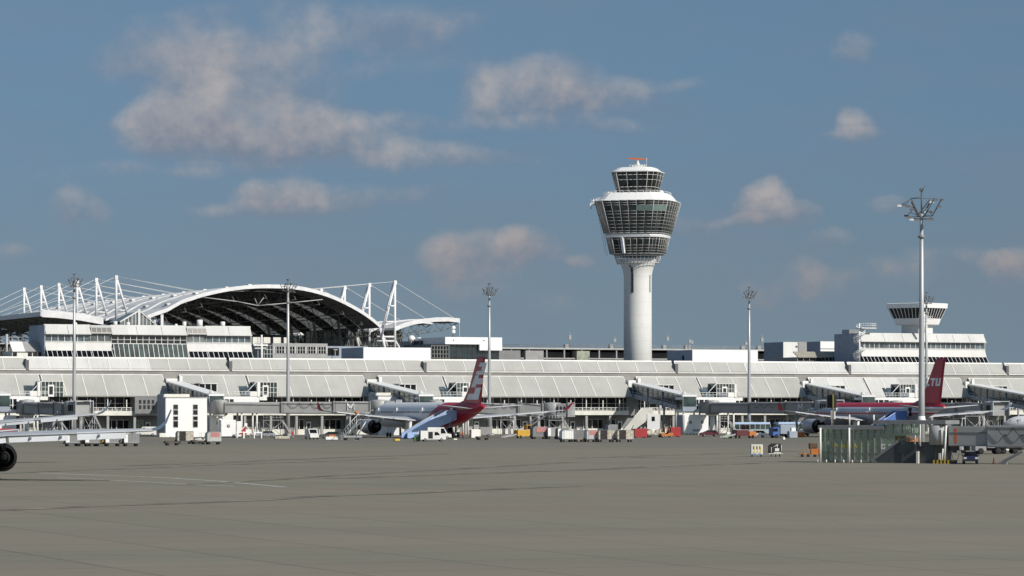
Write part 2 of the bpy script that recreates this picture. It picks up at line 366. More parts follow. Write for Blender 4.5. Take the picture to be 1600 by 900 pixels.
# ============================================================ ground
def ground():
    m = bpy.data.materials.new('apron_concrete'); m.use_nodes = True; T = NT(m.node_tree); b = T.n['Principled BSDF']
    tc = T.node('ShaderNodeTexCoord'); v = tc.outputs['Object']
    rot = T.node('ShaderNodeVectorRotate', rotation_type='Z_AXIS'); T.l.new(v, rot.inputs[0]); rot.inputs['Angle'].default_value = -A
    r = rot.outputs[0]
    br = T.node('ShaderNodeTexBrick'); T.l.new(r, br.inputs['Vector']); br.offset = 0
    for k, vv in (('Scale', 1.0), ('Mortar Size', .14), ('Mortar Smooth', .3), ('Brick Width', 7.5), ('Row Height', 7.5), ('Bias', 0)): br.inputs[k].default_value = vv
    br.inputs['Color1'].default_value = (.222, .207, .158, 1); br.inputs['Color2'].default_value = (.193, .181, .138, 1); br.inputs['Mortar'].default_value = (.10, .095, .082, 1)
    big = T.noise(v, .008, 5, .6)
    st = T.node('ShaderNodeVectorMath', operation='MULTIPLY'); T.l.new(v, st.inputs[0]); st.inputs[1].default_value = (.16, 1, 1)
    band = T.noise(st.outputs[0], .045, 5, .6)
    band2 = T.noise(st.outputs[0], .22, 4, .65)
    fine = T.noise(v, 1.7, 5, .7)
    c = T.mix(T.ramp(big, .35, .65, 0, .55), br.outputs[0], (.228, .212, .160, 1))
    c = T.mix(T.ramp(band, .46, .66, 0, .42), c, (.165, .158, .135, 1))
    c = T.mix(T.ramp(band2, .58, .72, 0, .35), c, (.13, .125, .108, 1))
    c = T.mix(T.ramp(fine, .3, .8, 0, .35), c, (.235, .227, .178, 1))
    # worn lighter taxi track and a warm older surface strip near the terminal-side stand
    sp = T.node('ShaderNodeSeparateXYZ'); T.l.new(v, sp.inputs[0])
    near = T.ramp(sp.outputs[1], 200, 420)
    c = T.mix(T.math('MULTIPLY', T.ramp(T.noise(st.outputs[0], .03, 4), .40, .62), .35), c, (.235, .19, .155, 1))
    far = T.ramp(sp.outputs[1], 480, 640, 0, .50)
    c = T.mix(far, c, (.135, .132, .118, 1))
    spots = T.noise(v, .35, 5, .75)
    c = T.mix(T.ramp(spots, .64, .74, 0, .6), c, (.08, .078, .07, 1))
    T.l.new(c, b.inputs['Base Color']); b.inputs['Roughness'].default_value = .9; b.inputs['Specular IOR Level'].default_value = .25
    g = MB(); g.add([(-6000,-500,0),(6000,-500,0),(6000,9000,0),(-6000,9000,0)], [(0,1,2,3)])
    tag(g.build('apron_ground', m), kind='structure')
    # painted lines (world x,y), thin sheets
    mk = mat('paint_white', (.48, .48, .45), .8, var=.2, scale=1.2, dirt=.6)
    mk2 = mat('paint_yellow', (.36, .31, .16), .8, var=.2, scale=1.2, dirt=.6)
    tyre = mat('tyre_streak', (.198, .184, .142), .9, var=.3, scale=.3)
    def line(name, pts, w, m, zz):
        g = MB()
        for a, b_ in zip(pts, pts[1:]):
            a, b_ = Vector(a), Vector(b_); d = (b_-a).normalized(); n = Vector((-d.y, d.x, 0))*w/2
            g.add([a-n+Vector((0,0,zz)), b_-n+Vector((0,0,zz)), b_+n+Vector((0,0,zz)), a+n+Vector((0,0,zz))], [(0,1,2,3)])
        tag(g.build(name, m), kind='structure')
    line('taxi_line', [G(60,739), G(250,746), G(345,752), G(445,761)], .6, mk, .006)
    line('taxi_line', [G(90,746), G(240,754), G(365,760)], .5, mk, .010)
    line('lead_in_line', [G(-60,733), G(120,737), G(300,740), G(520,741)], .3, mk2, .006)
    line('stand_line', [S(-160,-92), S(260,-92)], .35, mk2, .006)
    line('service_road_line', [S(-170,-60), S(270,-60)], .5, mk, .006)
    # tyre marks curving in and out of the stands
    random.seed(21)
    for (pa, ya, pb, yb) in ((-50,742,620,716),(300,757,900,722),(520,748,1180,724),(200,728,700,709),(900,716,1250,705),(-60,800,900,760)):
        a, b_ = G(pa, ya), G(pb, yb); pts = [a.lerp(b_, q/12)+Vector((0, sin(pi*q/12)*random.uniform(-3, 3), 0)) for q in range(13)]
        line('tyre_mark', pts, random.uniform(1.2, 2.4), tyre, .018+.002*random.random())
    for px in (300, 690, 905, 1190, 1560):
        line('stand_centreline', [S(U(px,-95),-95)*1, S(U(px,-95),-45)*1], .3, mk2, .014)
ground()

# ============================================================ terminal
def terminal():
    t = thing('terminal_building', 'long grey terminal with sloping panelled roofs running behind all the parked aircraft', 'terminal building', S(0,0), A)
    LO, HI = -185, 285
    MB().box(LO, HI, 4.2, 60, 0, 4.6).box(LO, HI, 3.4, 60, 4.6, 9.3).box(LO, HI, 5.9, 60, 9.3, 15.9).box(LO, HI, 8.2, 60, 15.9, 18.2).build('building_core', 'grey_mid', t)
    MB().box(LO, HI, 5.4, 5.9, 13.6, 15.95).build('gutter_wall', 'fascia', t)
    # upper roof band, module by module
    up = [LO] + [U(p, 8) for p in (38, 355, 658, 1050, 1320, 1566)] + [HI]
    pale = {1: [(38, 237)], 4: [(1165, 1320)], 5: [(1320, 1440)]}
    for i, (a, b) in enumerate(zip(up, up[1:])):
        r = MB(); n = max(1, round((b-a)/5.2)); w = (b-a-.8)/n
        for k in range(n):
            x0, x1 = a+.4+k*w, a+.4+(k+1)*w
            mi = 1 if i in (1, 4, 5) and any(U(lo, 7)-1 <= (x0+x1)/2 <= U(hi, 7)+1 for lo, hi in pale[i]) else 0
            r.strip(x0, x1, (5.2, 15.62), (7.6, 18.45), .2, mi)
            r.strip(x0-.09, x0+.09, (5.13, 15.66), (7.53, 18.5), .1, 2)
        r.strip(a+.4, b-.4, (5.16, 15.45), (5.16, 15.63), .25, 2)
        r.strip(a+.4, b-.4, (7.55, 18.42), (7.65, 18.72), .3, 2)
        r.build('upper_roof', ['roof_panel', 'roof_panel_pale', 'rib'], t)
        MB().box(b-.4, b+.4, 5.25, 8.2, 15.5, 17.9).build('roof_joint', 'joint', t)
    # lower roof pieces
    pcs = [(-190, 263), (290, 578), (602, 987), (1007, 1260), (1277, 1515), (1529, 1900)]
    joints = [70, 394, 703, 1101, 1363, 1620]
    for i, (pa, pb) in enumerate(pcs):
        a, b = max(LO, U(pa)), min(HI, U(pb)); uj = U(joints[i])
        r = MB()
        for (x0, x1) in ((a, uj-.35), (uj+.35, b)):
            n = max(1, round((x1-x0)/5.2)); w = (x1-x0)/n
            for k in range(n):
                q0, q1 = x0+k*w, x0+(k+1)*w
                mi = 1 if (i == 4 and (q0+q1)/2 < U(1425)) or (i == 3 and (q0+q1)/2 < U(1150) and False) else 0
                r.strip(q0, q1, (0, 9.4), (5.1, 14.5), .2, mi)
                r.strip(q0-.1, q0+.1, (-.06, 9.43), (5.04, 14.56), .1, 2)
            r.strip(x1-.1, x1+.1, (-.06, 9.43), (5.04, 14.56), .1, 2)
        r.strip(a, b, (4.95, 14.45), (5.1, 14.62), .3, 2)
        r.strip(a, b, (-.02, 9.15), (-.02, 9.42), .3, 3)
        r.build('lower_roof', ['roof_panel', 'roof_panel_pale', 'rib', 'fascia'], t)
        MB().strip(uj-.35, uj+.35, (.1, 9.35), (5.15, 14.4), .2).build('roof_joint', 'joint', t)
        # glazed upper floor
        g = MB().box(a, b, 3.3, 3.42, 6.1, 9.3).build('window_band', 'glass_black', t)
        f = MB(); x = a+.4; k = 0
        while x < b-.3:
            f.box(x-.06, x+.06, 3.05, 3.28, 6.1, 9.25)
            if k % 2 == 0: f.box(x-.11, x+.11, .75, .97, 6.0, 9.2 if k % 4 == 0 else 8.5)
            x += 2.15 + .35*((k*7) % 3 == 0); k += 1
        f.box(a, b, 3.1, 3.26, 7.6, 7.68)
        f.build('window_frame', 'mullion_white', g)
        s = MB().box(a+.5, b-.6, .35, 3.5, 4.75, 5.85); s.build('balcony_front', 'cream', t)
        rl = MB().box(a+.5, b-.6, .42, .5, 6.55, 6.67); x = a+.6
        while x < b-.7: rl.box(x-.06, x+.06, .42, .5, 5.85, 6.6); x += 1.15
        rl.box(a+.5, b-.6, .42, .48, 6.2, 6.26); rl.build('railing', 'mullion_white', t)
        # ground floor: columns, doors, windows one by one
        x = a+2; k = 0
        while x < b-3:
            MB().box(x-.3, x+.3, .6, 1.2, 0, 4.74).build('column', 'grey', t)
            MB().box(x+.5, x+6.2, 4.02, 4.2, 0, 1.35).build('wall_base', 'cream', t)
            rnd = (k*5+i*3) % 4
            wc = ['glass_black', 'curtain', 'glass_dark', 'glass_black'][rnd]
            wd = MB().box(x+.6, x+3.1, 3.98, 4.1, 1.36, 3.6).build('window', wc, t)
            MB().box(x+.6, x+3.1, 3.9, 3.97, 3.6, 3.72).box(x+.6, x+.72, 3.9, 3.97, 1.36, 3.6).box(x+1.8, x+1.9, 3.9, 3.97, 1.36, 3.6).box(x+3, x+3.12, 3.9, 3.97, 1.36, 3.6).build('window_frame', 'mullion_white', wd)
            if rnd % 2:
                d = MB().box(x+3.6, x+4.9, 3.9, 4.0, .0, 3.2).build('door', 'white', t)
                MB().box(x+3.85, x+4.6, 3.86, 3.895, 1.2, 2.8).build('door_window', 'glass_dark', d)
            else:
                wd = MB().box(x+3.5, x+6, 3.98, 4.1, 1.36, 3.6).build('window', 'glass_black', t)
                MB().box(x+3.5, x+6, 3.9, 3.97, 3.6, 3.72).box(x+4.7, x+4.8, 3.9, 3.97, 1.36, 3.6).build('window_frame', 'mullion_white', wd)
            x += 6.6; k += 1
    # white lobby wall in each gap where a gangway leaves
    for pa, pb in ((263, 290), (578, 602), (987, 1007), (1260, 1277), (1515, 1529)):
        a, b = U(pa)+.3, U(pb)-.2
        MB().box(a, b, 2.5, 5.3, 11.6, 13.6).box(b-.7, b, 1.8, 2.5, 11.6, 14.2).build('lobby_wall', 'white', t)
    # glazed dormers on the lower roof with a door, and long dormer windows
    for px in (80, 415, 727, 1132, 1418):
        u = U(px, -1); d = MB()
        d.box(u-2.4, u+2.8, -1.2, 3.4, 9.2, 12.7)
        d = d.build('dormer', 'glass_green', t)
        MB().xprism([(-1.0, 9.2), (3.3, 9.2), (3.3, 12.5)], u-5.8, u-2.4).build('dormer_side', 'glass_blue', d)
        f = MB().box(u-2.5, u+2.9, -1.35, 3.4, 12.7, 12.85)
        for k in range(7): f.box(u-2.45+k*.87, u-2.33+k*.87, -1.32, -1.2, 9.2, 12.7)
        for z in (10.2, 11.4): f.box(u-2.5, u+2.9, -1.30, -1.22, z, z+.1)
        f.tube((u-2.5,-1.25,12.75), (u-6, -1.25, 9.25), .1, 5)
        f.build('dormer_frame', 'mullion_white', d)
        MB().box(u-.9, u+.6, -1.42, -1.33, 9.2, 12.0).box(u-.6, u+.3, -1.44, -1.425, 9.7, 11.6, 1).build('dormer_door', ['white_clean', 'glass_dark'], d)
    for px in (318, 630, 1034, 1302, 1556):
        u = U(px, 0)
        w = MB().box(u-4.4, u+3.2, -.5, 2.6, 9.5, 12.3).build('dormer_window', 'glass_black', t)
        f = MB().box(u-4.6, u+3.4, -.75, 2.7, 12.3, 12.5)
        for k in range(6): f.box(u-4.4+k*1.5, u-4.2+k*1.5, -.62, -.5, 9.5, 12.3)
        f.build('window_frame', 'mullion_white', w)
    for px in (228,):   # grey plant room below the eave
        u = U(px); p = MB().box(u-2.9, u+3.6, -.6, 3.3, 5.2, 9.1).build('plant_room', 'grey_mid', t)
        for i in range(4):
            for j in range(2): MB().box(u-1.9+i*1.05, u-1.3+i*1.05, -.66, -.61, 6.3+j*1.25, 7.2+j*1.25).build('window', 'black', p)
    return t
terminal()

# upper blocks standing on the terminal
def upper_block(label, ua, ub, secs, name='office_block'):
    """secs: (u0,u1,kind) kind full/glass/recess"""
    t = thing(name, label, 'office building', S(ua, 12, 12), A); O = ua
    L = ub-ua
    MB().box(0, L, 2.4, 15, 6.0, 14.3).build('wall', 'bluegrey', t)
    MB().box(-.25, 0, 1.0, 15, 6, 14.4).build('gable', 'bluegrey', t)  # side shade of the white block, put into a blue-grey colour
    for (a, b, k) in secs:
        a -= O; b -= O
        # low slanted glazing
        w = MB().strip(a+.2, b-.2, (-1.2, 6.4), (.5, 8.35 if k != 'glass' else 10.0), .15).build('slanted_window', 'glass_green' if k == 'glass' else 'glass_black', t)
        f = MB(); n = max(2, round((b-a)/1.25))
        for j in range(n+1):
            x = a+.2+(b-a-.4)*j/n; f.strip(x-.06, x+.06, (-1.3, 6.4), (.4, 8.35 if k != 'glass' else 10.0), .08)
        f.build('window_frame', 'mullion_white', w)
        if k != 'glass':
            y0 = 1.6 if k == 'recess' else .5
            MB().strip(a, b, (.45, 8.3), (1.3, 10.1), .2).strip(a, b, (1.3, 10.1), (1.3, 10.45), .3).build('parapet_slope', 'roof_panel_white', t)
        # clerestory band
        yb = 1.5
        w = MB().box(a, b, yb, yb+.12, 10.3, 12.5).build('window_band', {'full':'glass_blue','glass':'glass_dark','recess':'glass_grey','mixed':'glass_blue'}[k], t)
        f = MB(); n = max(2, round((b-a)/1.55))
        for j in range(n+1):
            x = a+(b-a)*j/n; f.box(x-.07, x+.07, yb-.14, yb-.01, 10.2, 12.5)
        f.box(a, b, yb-.12, yb-.02, 11.0 if k == 'glass' else 10.5, 11.1 if k == 'glass' else 10.6)
        f.box(a-.1, b+.1, yb-.25, yb+.1, 10.0, 10.2)
        f.build('window_frame', 'mullion_white', w)
        r = MB()
        if k == 'recess':
            r.strip(a, b, (1.2, 13.9), (2.0, 14.5), .2)
            w = MB().strip(a+.1, b-.1, (.75, 12.7), (1.2, 13.85), .15).build('roof_window', 'glass_black', t)
            f = MB()
            for j in range(5):
                x = a+.1+(b-a-.2)*j/4; f.strip(x-.05, x+.05, (.65, 12.7), (1.1, 13.85), .08)
            f.strip(a, b, (.6, 12.5), (.7, 12.7), .2); f.build('window_frame', 'mullion', w)
            r.build('roof', 'roof_panel_white', t)
        else:
            n = max(1, round((b-a)/5.5))
            for j in range(n):
                x0, x1 = a+(b-a)*j/n, a+(b-a)*(j+1)/n
                r.strip(x0+.05, x1-.05, (.6, 12.35), (2.0, 14.5), .2)
            r.strip(a-.1, b+.1, (1.95, 14.4), (2.05, 14.62), .25).strip(a-.1, b+.1, (.55, 12.2), (.55, 12.38), .2)
            r.build('roof', 'roof_panel_white', t)
    MB().box(-.2, L+.2, 2.2, 15, 14.3, 14.5).build('roof_slab', 'grey', t)
    return t
def UU(px): return U(px, 13)
secs = [(UU(71), UU(142), 'full'), (UU(142), UU(175), 'recess'), (UU(175), UU(292), 'glass'), (UU(292), UU(323), 'recess'), (UU(323), UU(393), 'full')]
lb = upper_block('white office block with slanted windows on the terminal roof at the left', UU(71), UU(393), secs)
for px, r, h in ((117,.55,.6),(200,.5,.8),(180,.55,1.0),(275,.4,.5),(288,.5,1.1),(312,.75,1.6),(348,.6,1.2),(242,.2,1.4)):
    u = U(px, 18)-UU(71)
    MB().lathe([(r,14.4),(r,14.5+h),(r*.8,14.6+h)], (u, 6, 0), 10).build('roof_vent', 'white', lb)
secs = [(UU(1345), UU(1382), 'mixed'), (UU(1382), UU(1440), 'mixed'), (UU(1440), UU(1540), 'full')]
rb = upper_block('white office block below the small tower at the right', UU(1345), UU(1540), secs)
def rails(m, pts, h=1.1, step=1.3, r=.05):
    for a, b in zip(pts, pts[1:]):
        a, b = Vector(a), Vector(b); n = max(1, round((b-a).length/step))
        for k in range(n+1):
            p = a.lerp(b, k/n); m.tube(p, p+Vector((0,0,h)), r, 4)
        for f in (1, .5): m.tube(a+Vector((0,0,h*f)), b+Vector((0,0,h*f)), r, 4)
    return m

# small apron tower on the right block
def apron_tower():
    u, v = U(1433, 20), 20
    z = lambda y: Z(y, u, v)
    t = thing('apron_control_tower', 'small white ramp tower with slanted dark windows on the right office block', 'control tower', S(u, v), radians(47))
    sc = (OY+u*SA+v*CA)/FPX
    def ring(hw, hd, c): return [(-hw+c,-hd),(hw-c,-hd),(hw,-hd+c),(hw,hd-c),(hw-c,hd),(-hw+c,hd),(-hw,hd-c),(-hw,-hd+c)]
    R = lambda hw, hd, c, zz: [(x*.84, y*.84, zz) for x, y in ring(hw, hd, c)]
    k = 1.0
    MB().loft([R(3.8,3.8,.5,z(521)), R(3.8,3.8,.5,z(507))], smooth=False).build('tower_neck', 'white', t)
    MB().loft([R(5.2,5.2,.7,z(508)), R(5.4,5.4,.8,z(506.5)), R(5.9,5.9,.9,z(498))], smooth=False).build('tower_base', 'white_clean', t)
    g = MB().loft([R(5.8,5.8,.9,z(498.2)), R(7.0,7.0,1.0,z(482))], smooth=False).build('cab_window', 'glass_black', t)
    f = MB()
    lo, hi = R(5.88,5.88,.9,z(498)), R(7.08,7.08,1.0,z(482))
    for i in range(8):
        a, b = Vector(lo[i]), Vector(lo[(i+1) % 8]); c, d = Vector(hi[i]), Vector(hi[(i+1) % 8]); n = 8 if i % 2 == 0 else 1
        for j in range(n): f.beam(a.lerp(b, j/n), c.lerp(d, j/n), .14, .14)
    f.build('window_frame', 'mullion_white', g)
    MB().loft([R(7.35,7.35,1.0,z(482)), R(7.55,7.55,1.1,z(475)), R(7.3,7.3,1.0,z(474.3))], smooth=False).build('cab_roof', 'white_clean', t)
    f = MB(); f.tube((-6.6,-7,z(521)), (-6.6,-7,z(489)), .35, 8); f.box(-7.6,-3.6,-7.6,-5.8,z(503.5),z(502)); rails(f, [(-7.6,-7.6,z(502)),(-3.6,-7.6,z(502))], 1.1, .8)
    f.build('ladder_mast', 'white', t)
    f = MB(); f.tube((2.5,0,z(474.5)), (2.5,0,z(461)), .1, 5).tube((3.5,1,z(474.5)), (4.3,1,z(462)), .08, 5).tube((1.5,0,z(474)), (.5,0,z(465)), .06, 5)
    f.build('antenna', 'lamp_dark', t)
apron_tower()
# spiral staircase with dark block behind
def spiral():
    u, v = U(1334, 16), 13; t = thing('spiral_staircase', 'white outdoor spiral staircase beside the right office block', 'staircase', S(u, v), A)
    z0, z1 = 18.2, Z(512, u, v)
    MB().tube((0,0,z0), (0,0,z1+1.2), .22, 8).build('centre_post', 'white_clean', t)
    s = MB(); r = MB(); n = 60; prev = None
    for k in range(n):
        a = k/n*4.6*pi; zz = z0+(z1-z0)*k/n
        p = [(cos(a+d)*rr, sin(a+d)*rr) for d, rr in ((0,.2),(0,1.5),(.26,1.5),(.26,.2))]
        s.prism(p, zz, zz+.12)
        q = Vector((cos(a)*1.5, sin(a)*1.5, zz))
        r.tube(q, q+Vector((0,0,1.05)), .035, 4)
        if prev is not None:
            r.tube(prev+Vector((0,0,1.05)), q+Vector((0,0,1.05)), .05, 4); r.tube(prev+Vector((0,0,.5)), q+Vector((0,0,.5)), .12, 4)
        prev = q
    s.build('steps', 'white', t); r.build('railing', 'white_clean', t)
    p = MB().box(0, 4.6, -1.2, 1.2, z1-.2, z1); p = p.build('landing', 'white', t)
    rails(MB(), [(0,-1.2,z1),(4.6,-1.2,z1),(4.6,1.2,z1)], 1.15, .7, .04).build('railing', 'white_clean', t)
spiral()

def block(name, label, cat, px0, px1, v, depth, y0, y1, front, side=None, roof='grey', z0=None, bottom=17.5):
    """box from pixel extents on plane v; returns (root, L, ztop)"""
    a, b = U(px0, v), U(px1, v); um = (a+b)/2; zt = Z(y0, um, v)
    t = thing(name, label, cat, S(a, v), A)
    zb = bottom
    MB().box(0, b-a, 0, .3, zb, zt).build('wall', front, t)
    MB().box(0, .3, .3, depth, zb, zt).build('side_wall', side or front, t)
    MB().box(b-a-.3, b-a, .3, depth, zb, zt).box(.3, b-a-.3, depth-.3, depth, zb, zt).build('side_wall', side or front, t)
    MB().box(.3, b-a-.3, .3, depth-.3, zt-.35, zt-.1).build('roof', roof, t)
    return t, b-a, zt
# white penthouses; shade of their left sides is put into the blue-grey colour
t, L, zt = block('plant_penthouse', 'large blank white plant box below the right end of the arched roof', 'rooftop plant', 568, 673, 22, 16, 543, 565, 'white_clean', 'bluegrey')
t, L, zt = block('plant_penthouse', 'blank white plant box, side shade coloured in blue-grey, right of the control tower shaft', 'rooftop plant', 1082, 1184, 20, 15, 547, 567, 'white_clean', 'bluegrey')
MB().box(-.05,-.001,5,6,zt-2.6,zt-1.4).build('vent', 'glass_dark', t)
# glass block with white cap
t, L, zt = block('glass_block', 'dark teal glass block with white cap behind the red tail fin', 'office building', 674, 779, 60, 20, 538, 565, 'glass_teal', bottom=0)
f = MB()
for k in range(14): f.box(L*k/13-.08, L*k/13+.08, -.12, -.01, 10, zt)
for z in (zt-1.6, zt-3.2, zt-4.6): f.box(0, L, -.1, -.01, z, z+.12)
f.build('mullion_grid', 'beam_dark', t)
f = MB()
for k in range(7): f.box(-.3+k*.85, -.12+k*.85, -.6, -.45, 10, zt-.3)
for k in range(5): f.box(-.3, 5.0, -.6, -.5, zt-.5-k*1.1, zt-.35-k*1.1)
f.build('maintenance_grid', 'lattice', t)
MB().box(3.6, L+.6, -1, 21, zt, zt+1.9).box(L-6, L+.62, -1.01, 5, zt-1.6, zt+.01).build('roof_cap', 'white_clean', t)
MB().box(L*.3, L*.3+.3, -1.05, -1.01, zt+.9, zt+1.2).box(L*.75, L*.75+.3, -1.05, -1.01, zt+.9, zt+1.2).build('vent', 'black', t)
t, L, zt = block('roof_shed', 'dark green plant housing left of the white-capped glass block', 'rooftop plant', 655, 692, 75, 10, 532.5, 560, 'glass_dark', bottom=0)
t, L, zt = block('roof_shed', 'pale low rooftop cabin under the canopy tip with domes', 'rooftop plant', 642, 661, 80, 8, 533, 560, 'grey', bottom=0)
MB().lathe([(.9,zt),(1.1,zt+.8),(.5,zt+1.6)], (1,2,0), 10).lathe([(.7,zt),(.9,zt+.6),(.4,zt+1.1)], (3.2,2,0), 10).build('roof_dome', 'white', t)
# communications mast with two round dishes
pos = S(U(707.5, 62), 62); zt = Z(540, U(707, 62), 62)
t = thing('dish_mast', 'slim mast with two round white dishes under the canopy tip', 'antenna', pos, A)
MB().tube((0,0,zt-4), (0,0,Z(508,U(707,62),62)), .14, 6).tube((.7,0,zt-2),(.1,0,Z(524,U(707,62),62)),.08,5).build('pole', 'grey_dark', t)
for y in (512, 518.2):
    zz = Z(y, U(707,62), 62); MB().lathe([(.0,-.55),(.5,-.5),(.55,-.2),(.5,.1),(0,.3)], (0,-.2,zz), 14, 'y').build('dish', 'white_clean', t)

# multi-storey car park beyond the terminal
def carpark():
    v = 150; a, b = U(772, v), U(1330, v); t = thing('car_park', 'long open-decked parking structure on both sides of the control tower shaft', 'car park', S(a, v), A); L = b-a
    zt = Z(545, (a+b)/2, v)
    MB().box(0, L, 4, 60, 0, zt-1.2).build('inner_wall', 'grey_dark', t)
    for k in range(5):
        z = zt-k*3.0
        MB().box(0, L, 0, 60 if k == 0 else 4, z-.45, z).build('deck_slab', 'grey' if k else 'mullion', t)
        MB().box(0, L, .1, .25, z-3.0+.0, z-1.9).build('parapet', 'grey_mid' if k % 2 else 'grey', t) if k else rails(MB(), [(0,.2,z),(L,.2,z)], .9, 3, .06).build('railing', 'grey', t)
    for k in range(22): MB().box(L*k/21-.2, L*k/21+.2, .3, .8, 0, zt-.45).build('column', 'grey', t)
    # stair cores and a light billboard-like bay
    for px0, px1, m in ((756+20, 812, 'grey_mid'), (820, 848, 'grey'), (900, 920, 'curtain')):
        x0, x1 = max(0.2, U(px0, v)-a), U(px1, v)-a
        MB().box(x0, x1, -.6, 3, 0, zt-.9).build('stair_core', m, t)
    for px in (897, 967, 1050, 1085, 1088, 1173, 1198):
        x = U(px, v)-a; h = random.uniform(2, 5)
        MB().tube((x,3,zt), (x,3,zt+h), .09, 5).box(x-.5, x+.4, 2.8, 3.2, zt+h*.55, zt+h*.8).box(x-1.8, x-.7, 2.5, 4, zt, zt+1.2).build('roof_antenna', 'grey', t)
    return t
carpark()
t, L, zt = block('roof_cabin', 'white rooftop cabin, side shade coloured in blue-grey, left of the beige roofs', 'rooftop plant', 1224, 1262, 90, 12, 534.5, 560, 'white', 'bluegrey', bottom=0)  # shade on the cabin's side is put into its blue-grey colour
MB().box(L-3.2, L-.02, -.2, -.01, zt-4, zt+.1).build('corner_panel', 'grey', t)
MB().box(L*.5, L*.5+.6, -.05, -.01, zt-1.6, zt-1.1).build('vent', 'black', t)
t, L, zt = block('roof_cabin', 'small white two-tier rooftop cabin beside the spiral staircase', 'rooftop plant', 1282, 1304, 60, 8, 533.5, 560, 'white_clean', 'bluegrey', bottom=0)  # blue-grey side walls carry this white cabin's shade as colour
MB().box(-.02, L, -.02, 0, zt-2.2, zt-2.0).build('joint_line', 'grey_dark', t)
MB().loft([[(L,.5,zt-3.5),(L+2.6,.5,zt-3.5),(L+2.6,7,zt-3.5),(L,7,zt-3.5)],[(L,.5,zt-.4),(L+.8,.5,zt-.4),(L+.8,7,zt-.4),(L,7,zt-.4)]], smooth=False).build('silver_duct', 'steel', t)
for lab, p0, p1, y0, mm in (('beige pitched roof wing with dark windows right of the car park', 1246, 1284, 549, 'beige_roof'), ('grey-beige pitched roof wing with white framed windows beside the spiral stair', 1284, 1328, 548.5, 'beige_roof')):
    v = 30; a, b = U(p0, v), U(p1, v); t = thing('roof_wing', lab, 'office building', S(a, v), A); L = b-a; zt = Z(y0, a, v); zm = Z(558, a, v)
    MB().box(0, L, .3, 12, 15, zm).build('wall', 'grey_mid', t)
    w = MB().box(.2, L-.2, .1, .28, 18, zm-.1).build('window_band', 'glass_dark', t)
    f = MB()
    for k in range(9 if p0 > 1250 else 5): f.box(L*k/(8 if p0 > 1250 else 4)-.07, L*k/(8 if p0 > 1250 else 4)+.07, 0, .09, 18, zm)
    f.box(0, L, 0, .08, zm-.15, zm) .box(0, L, 0, .08, zm-1.1, zm-1.0); f.build('window_frame', 'mullion_white' if p0 > 1250 else 'grey', w)
    MB().strip(0, L, (-.4, zm), (2.6, zt), .2).build('roof', mm, t)
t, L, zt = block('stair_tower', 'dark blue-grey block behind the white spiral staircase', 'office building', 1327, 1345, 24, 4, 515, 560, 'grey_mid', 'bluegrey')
MB().box(L*.45, L-.4, -.1, -.01, zt-6.3, zt-4.6).box(.4, L*.4, -.1, -.01, zt-9, zt-1).build('window', 'glass_dark', t)
# far-left low wing
t, L, zt = block('low_wing', 'small white roofed wing left of the white office block, under the canopy', 'office building', 19, 68, 16, 9, 549, 560, 'cream')
MB().strip(0, L*.40, (-.4, zt), (2.6, zt+2.4), .2).build('roof', 'white_clean', t)
MB().strip(L*.40, L, (-.4, zt), (2.6, zt+2.4), .2).build('roof', 'grey', t)
for k in (.02,.5,.66,.83): MB().box(L*k, L*k+L*.13, -.06, -.01, zt-1.8, zt-.2).build('window', 'glass_dark', t)
t, L, zt = block('roof_deck_frame', 'open grey deck with railings at the far left below the canopy', 'rooftop deck', -40, 38, 26, 5, 537, 560, 'grey_dark')
rails(MB(), [(0,-.3,zt),(L,-.3,zt)], 1.6, 1.6, .07).build('railing', 'mullion', t)
MB().box(0, L, -1, 3, zt-.1, zt+.12).tube((L*.62,-1.2,17), (L*.62,-1.2,zt+2.3), .3, 8).build('deck', 'mullion', t)
f = MB()
for k in range(7): f.tube((L*.2*k*.6, -.6, 17), (L*.2*k*.6+1.5, -.6, zt), .08, 5)
for k in range(3): f.tube((0, -.65, 18+k*1.2), (L, -.65, 18+k*1.2), .07, 5)
f.build('scaffold', 'lattice', t)
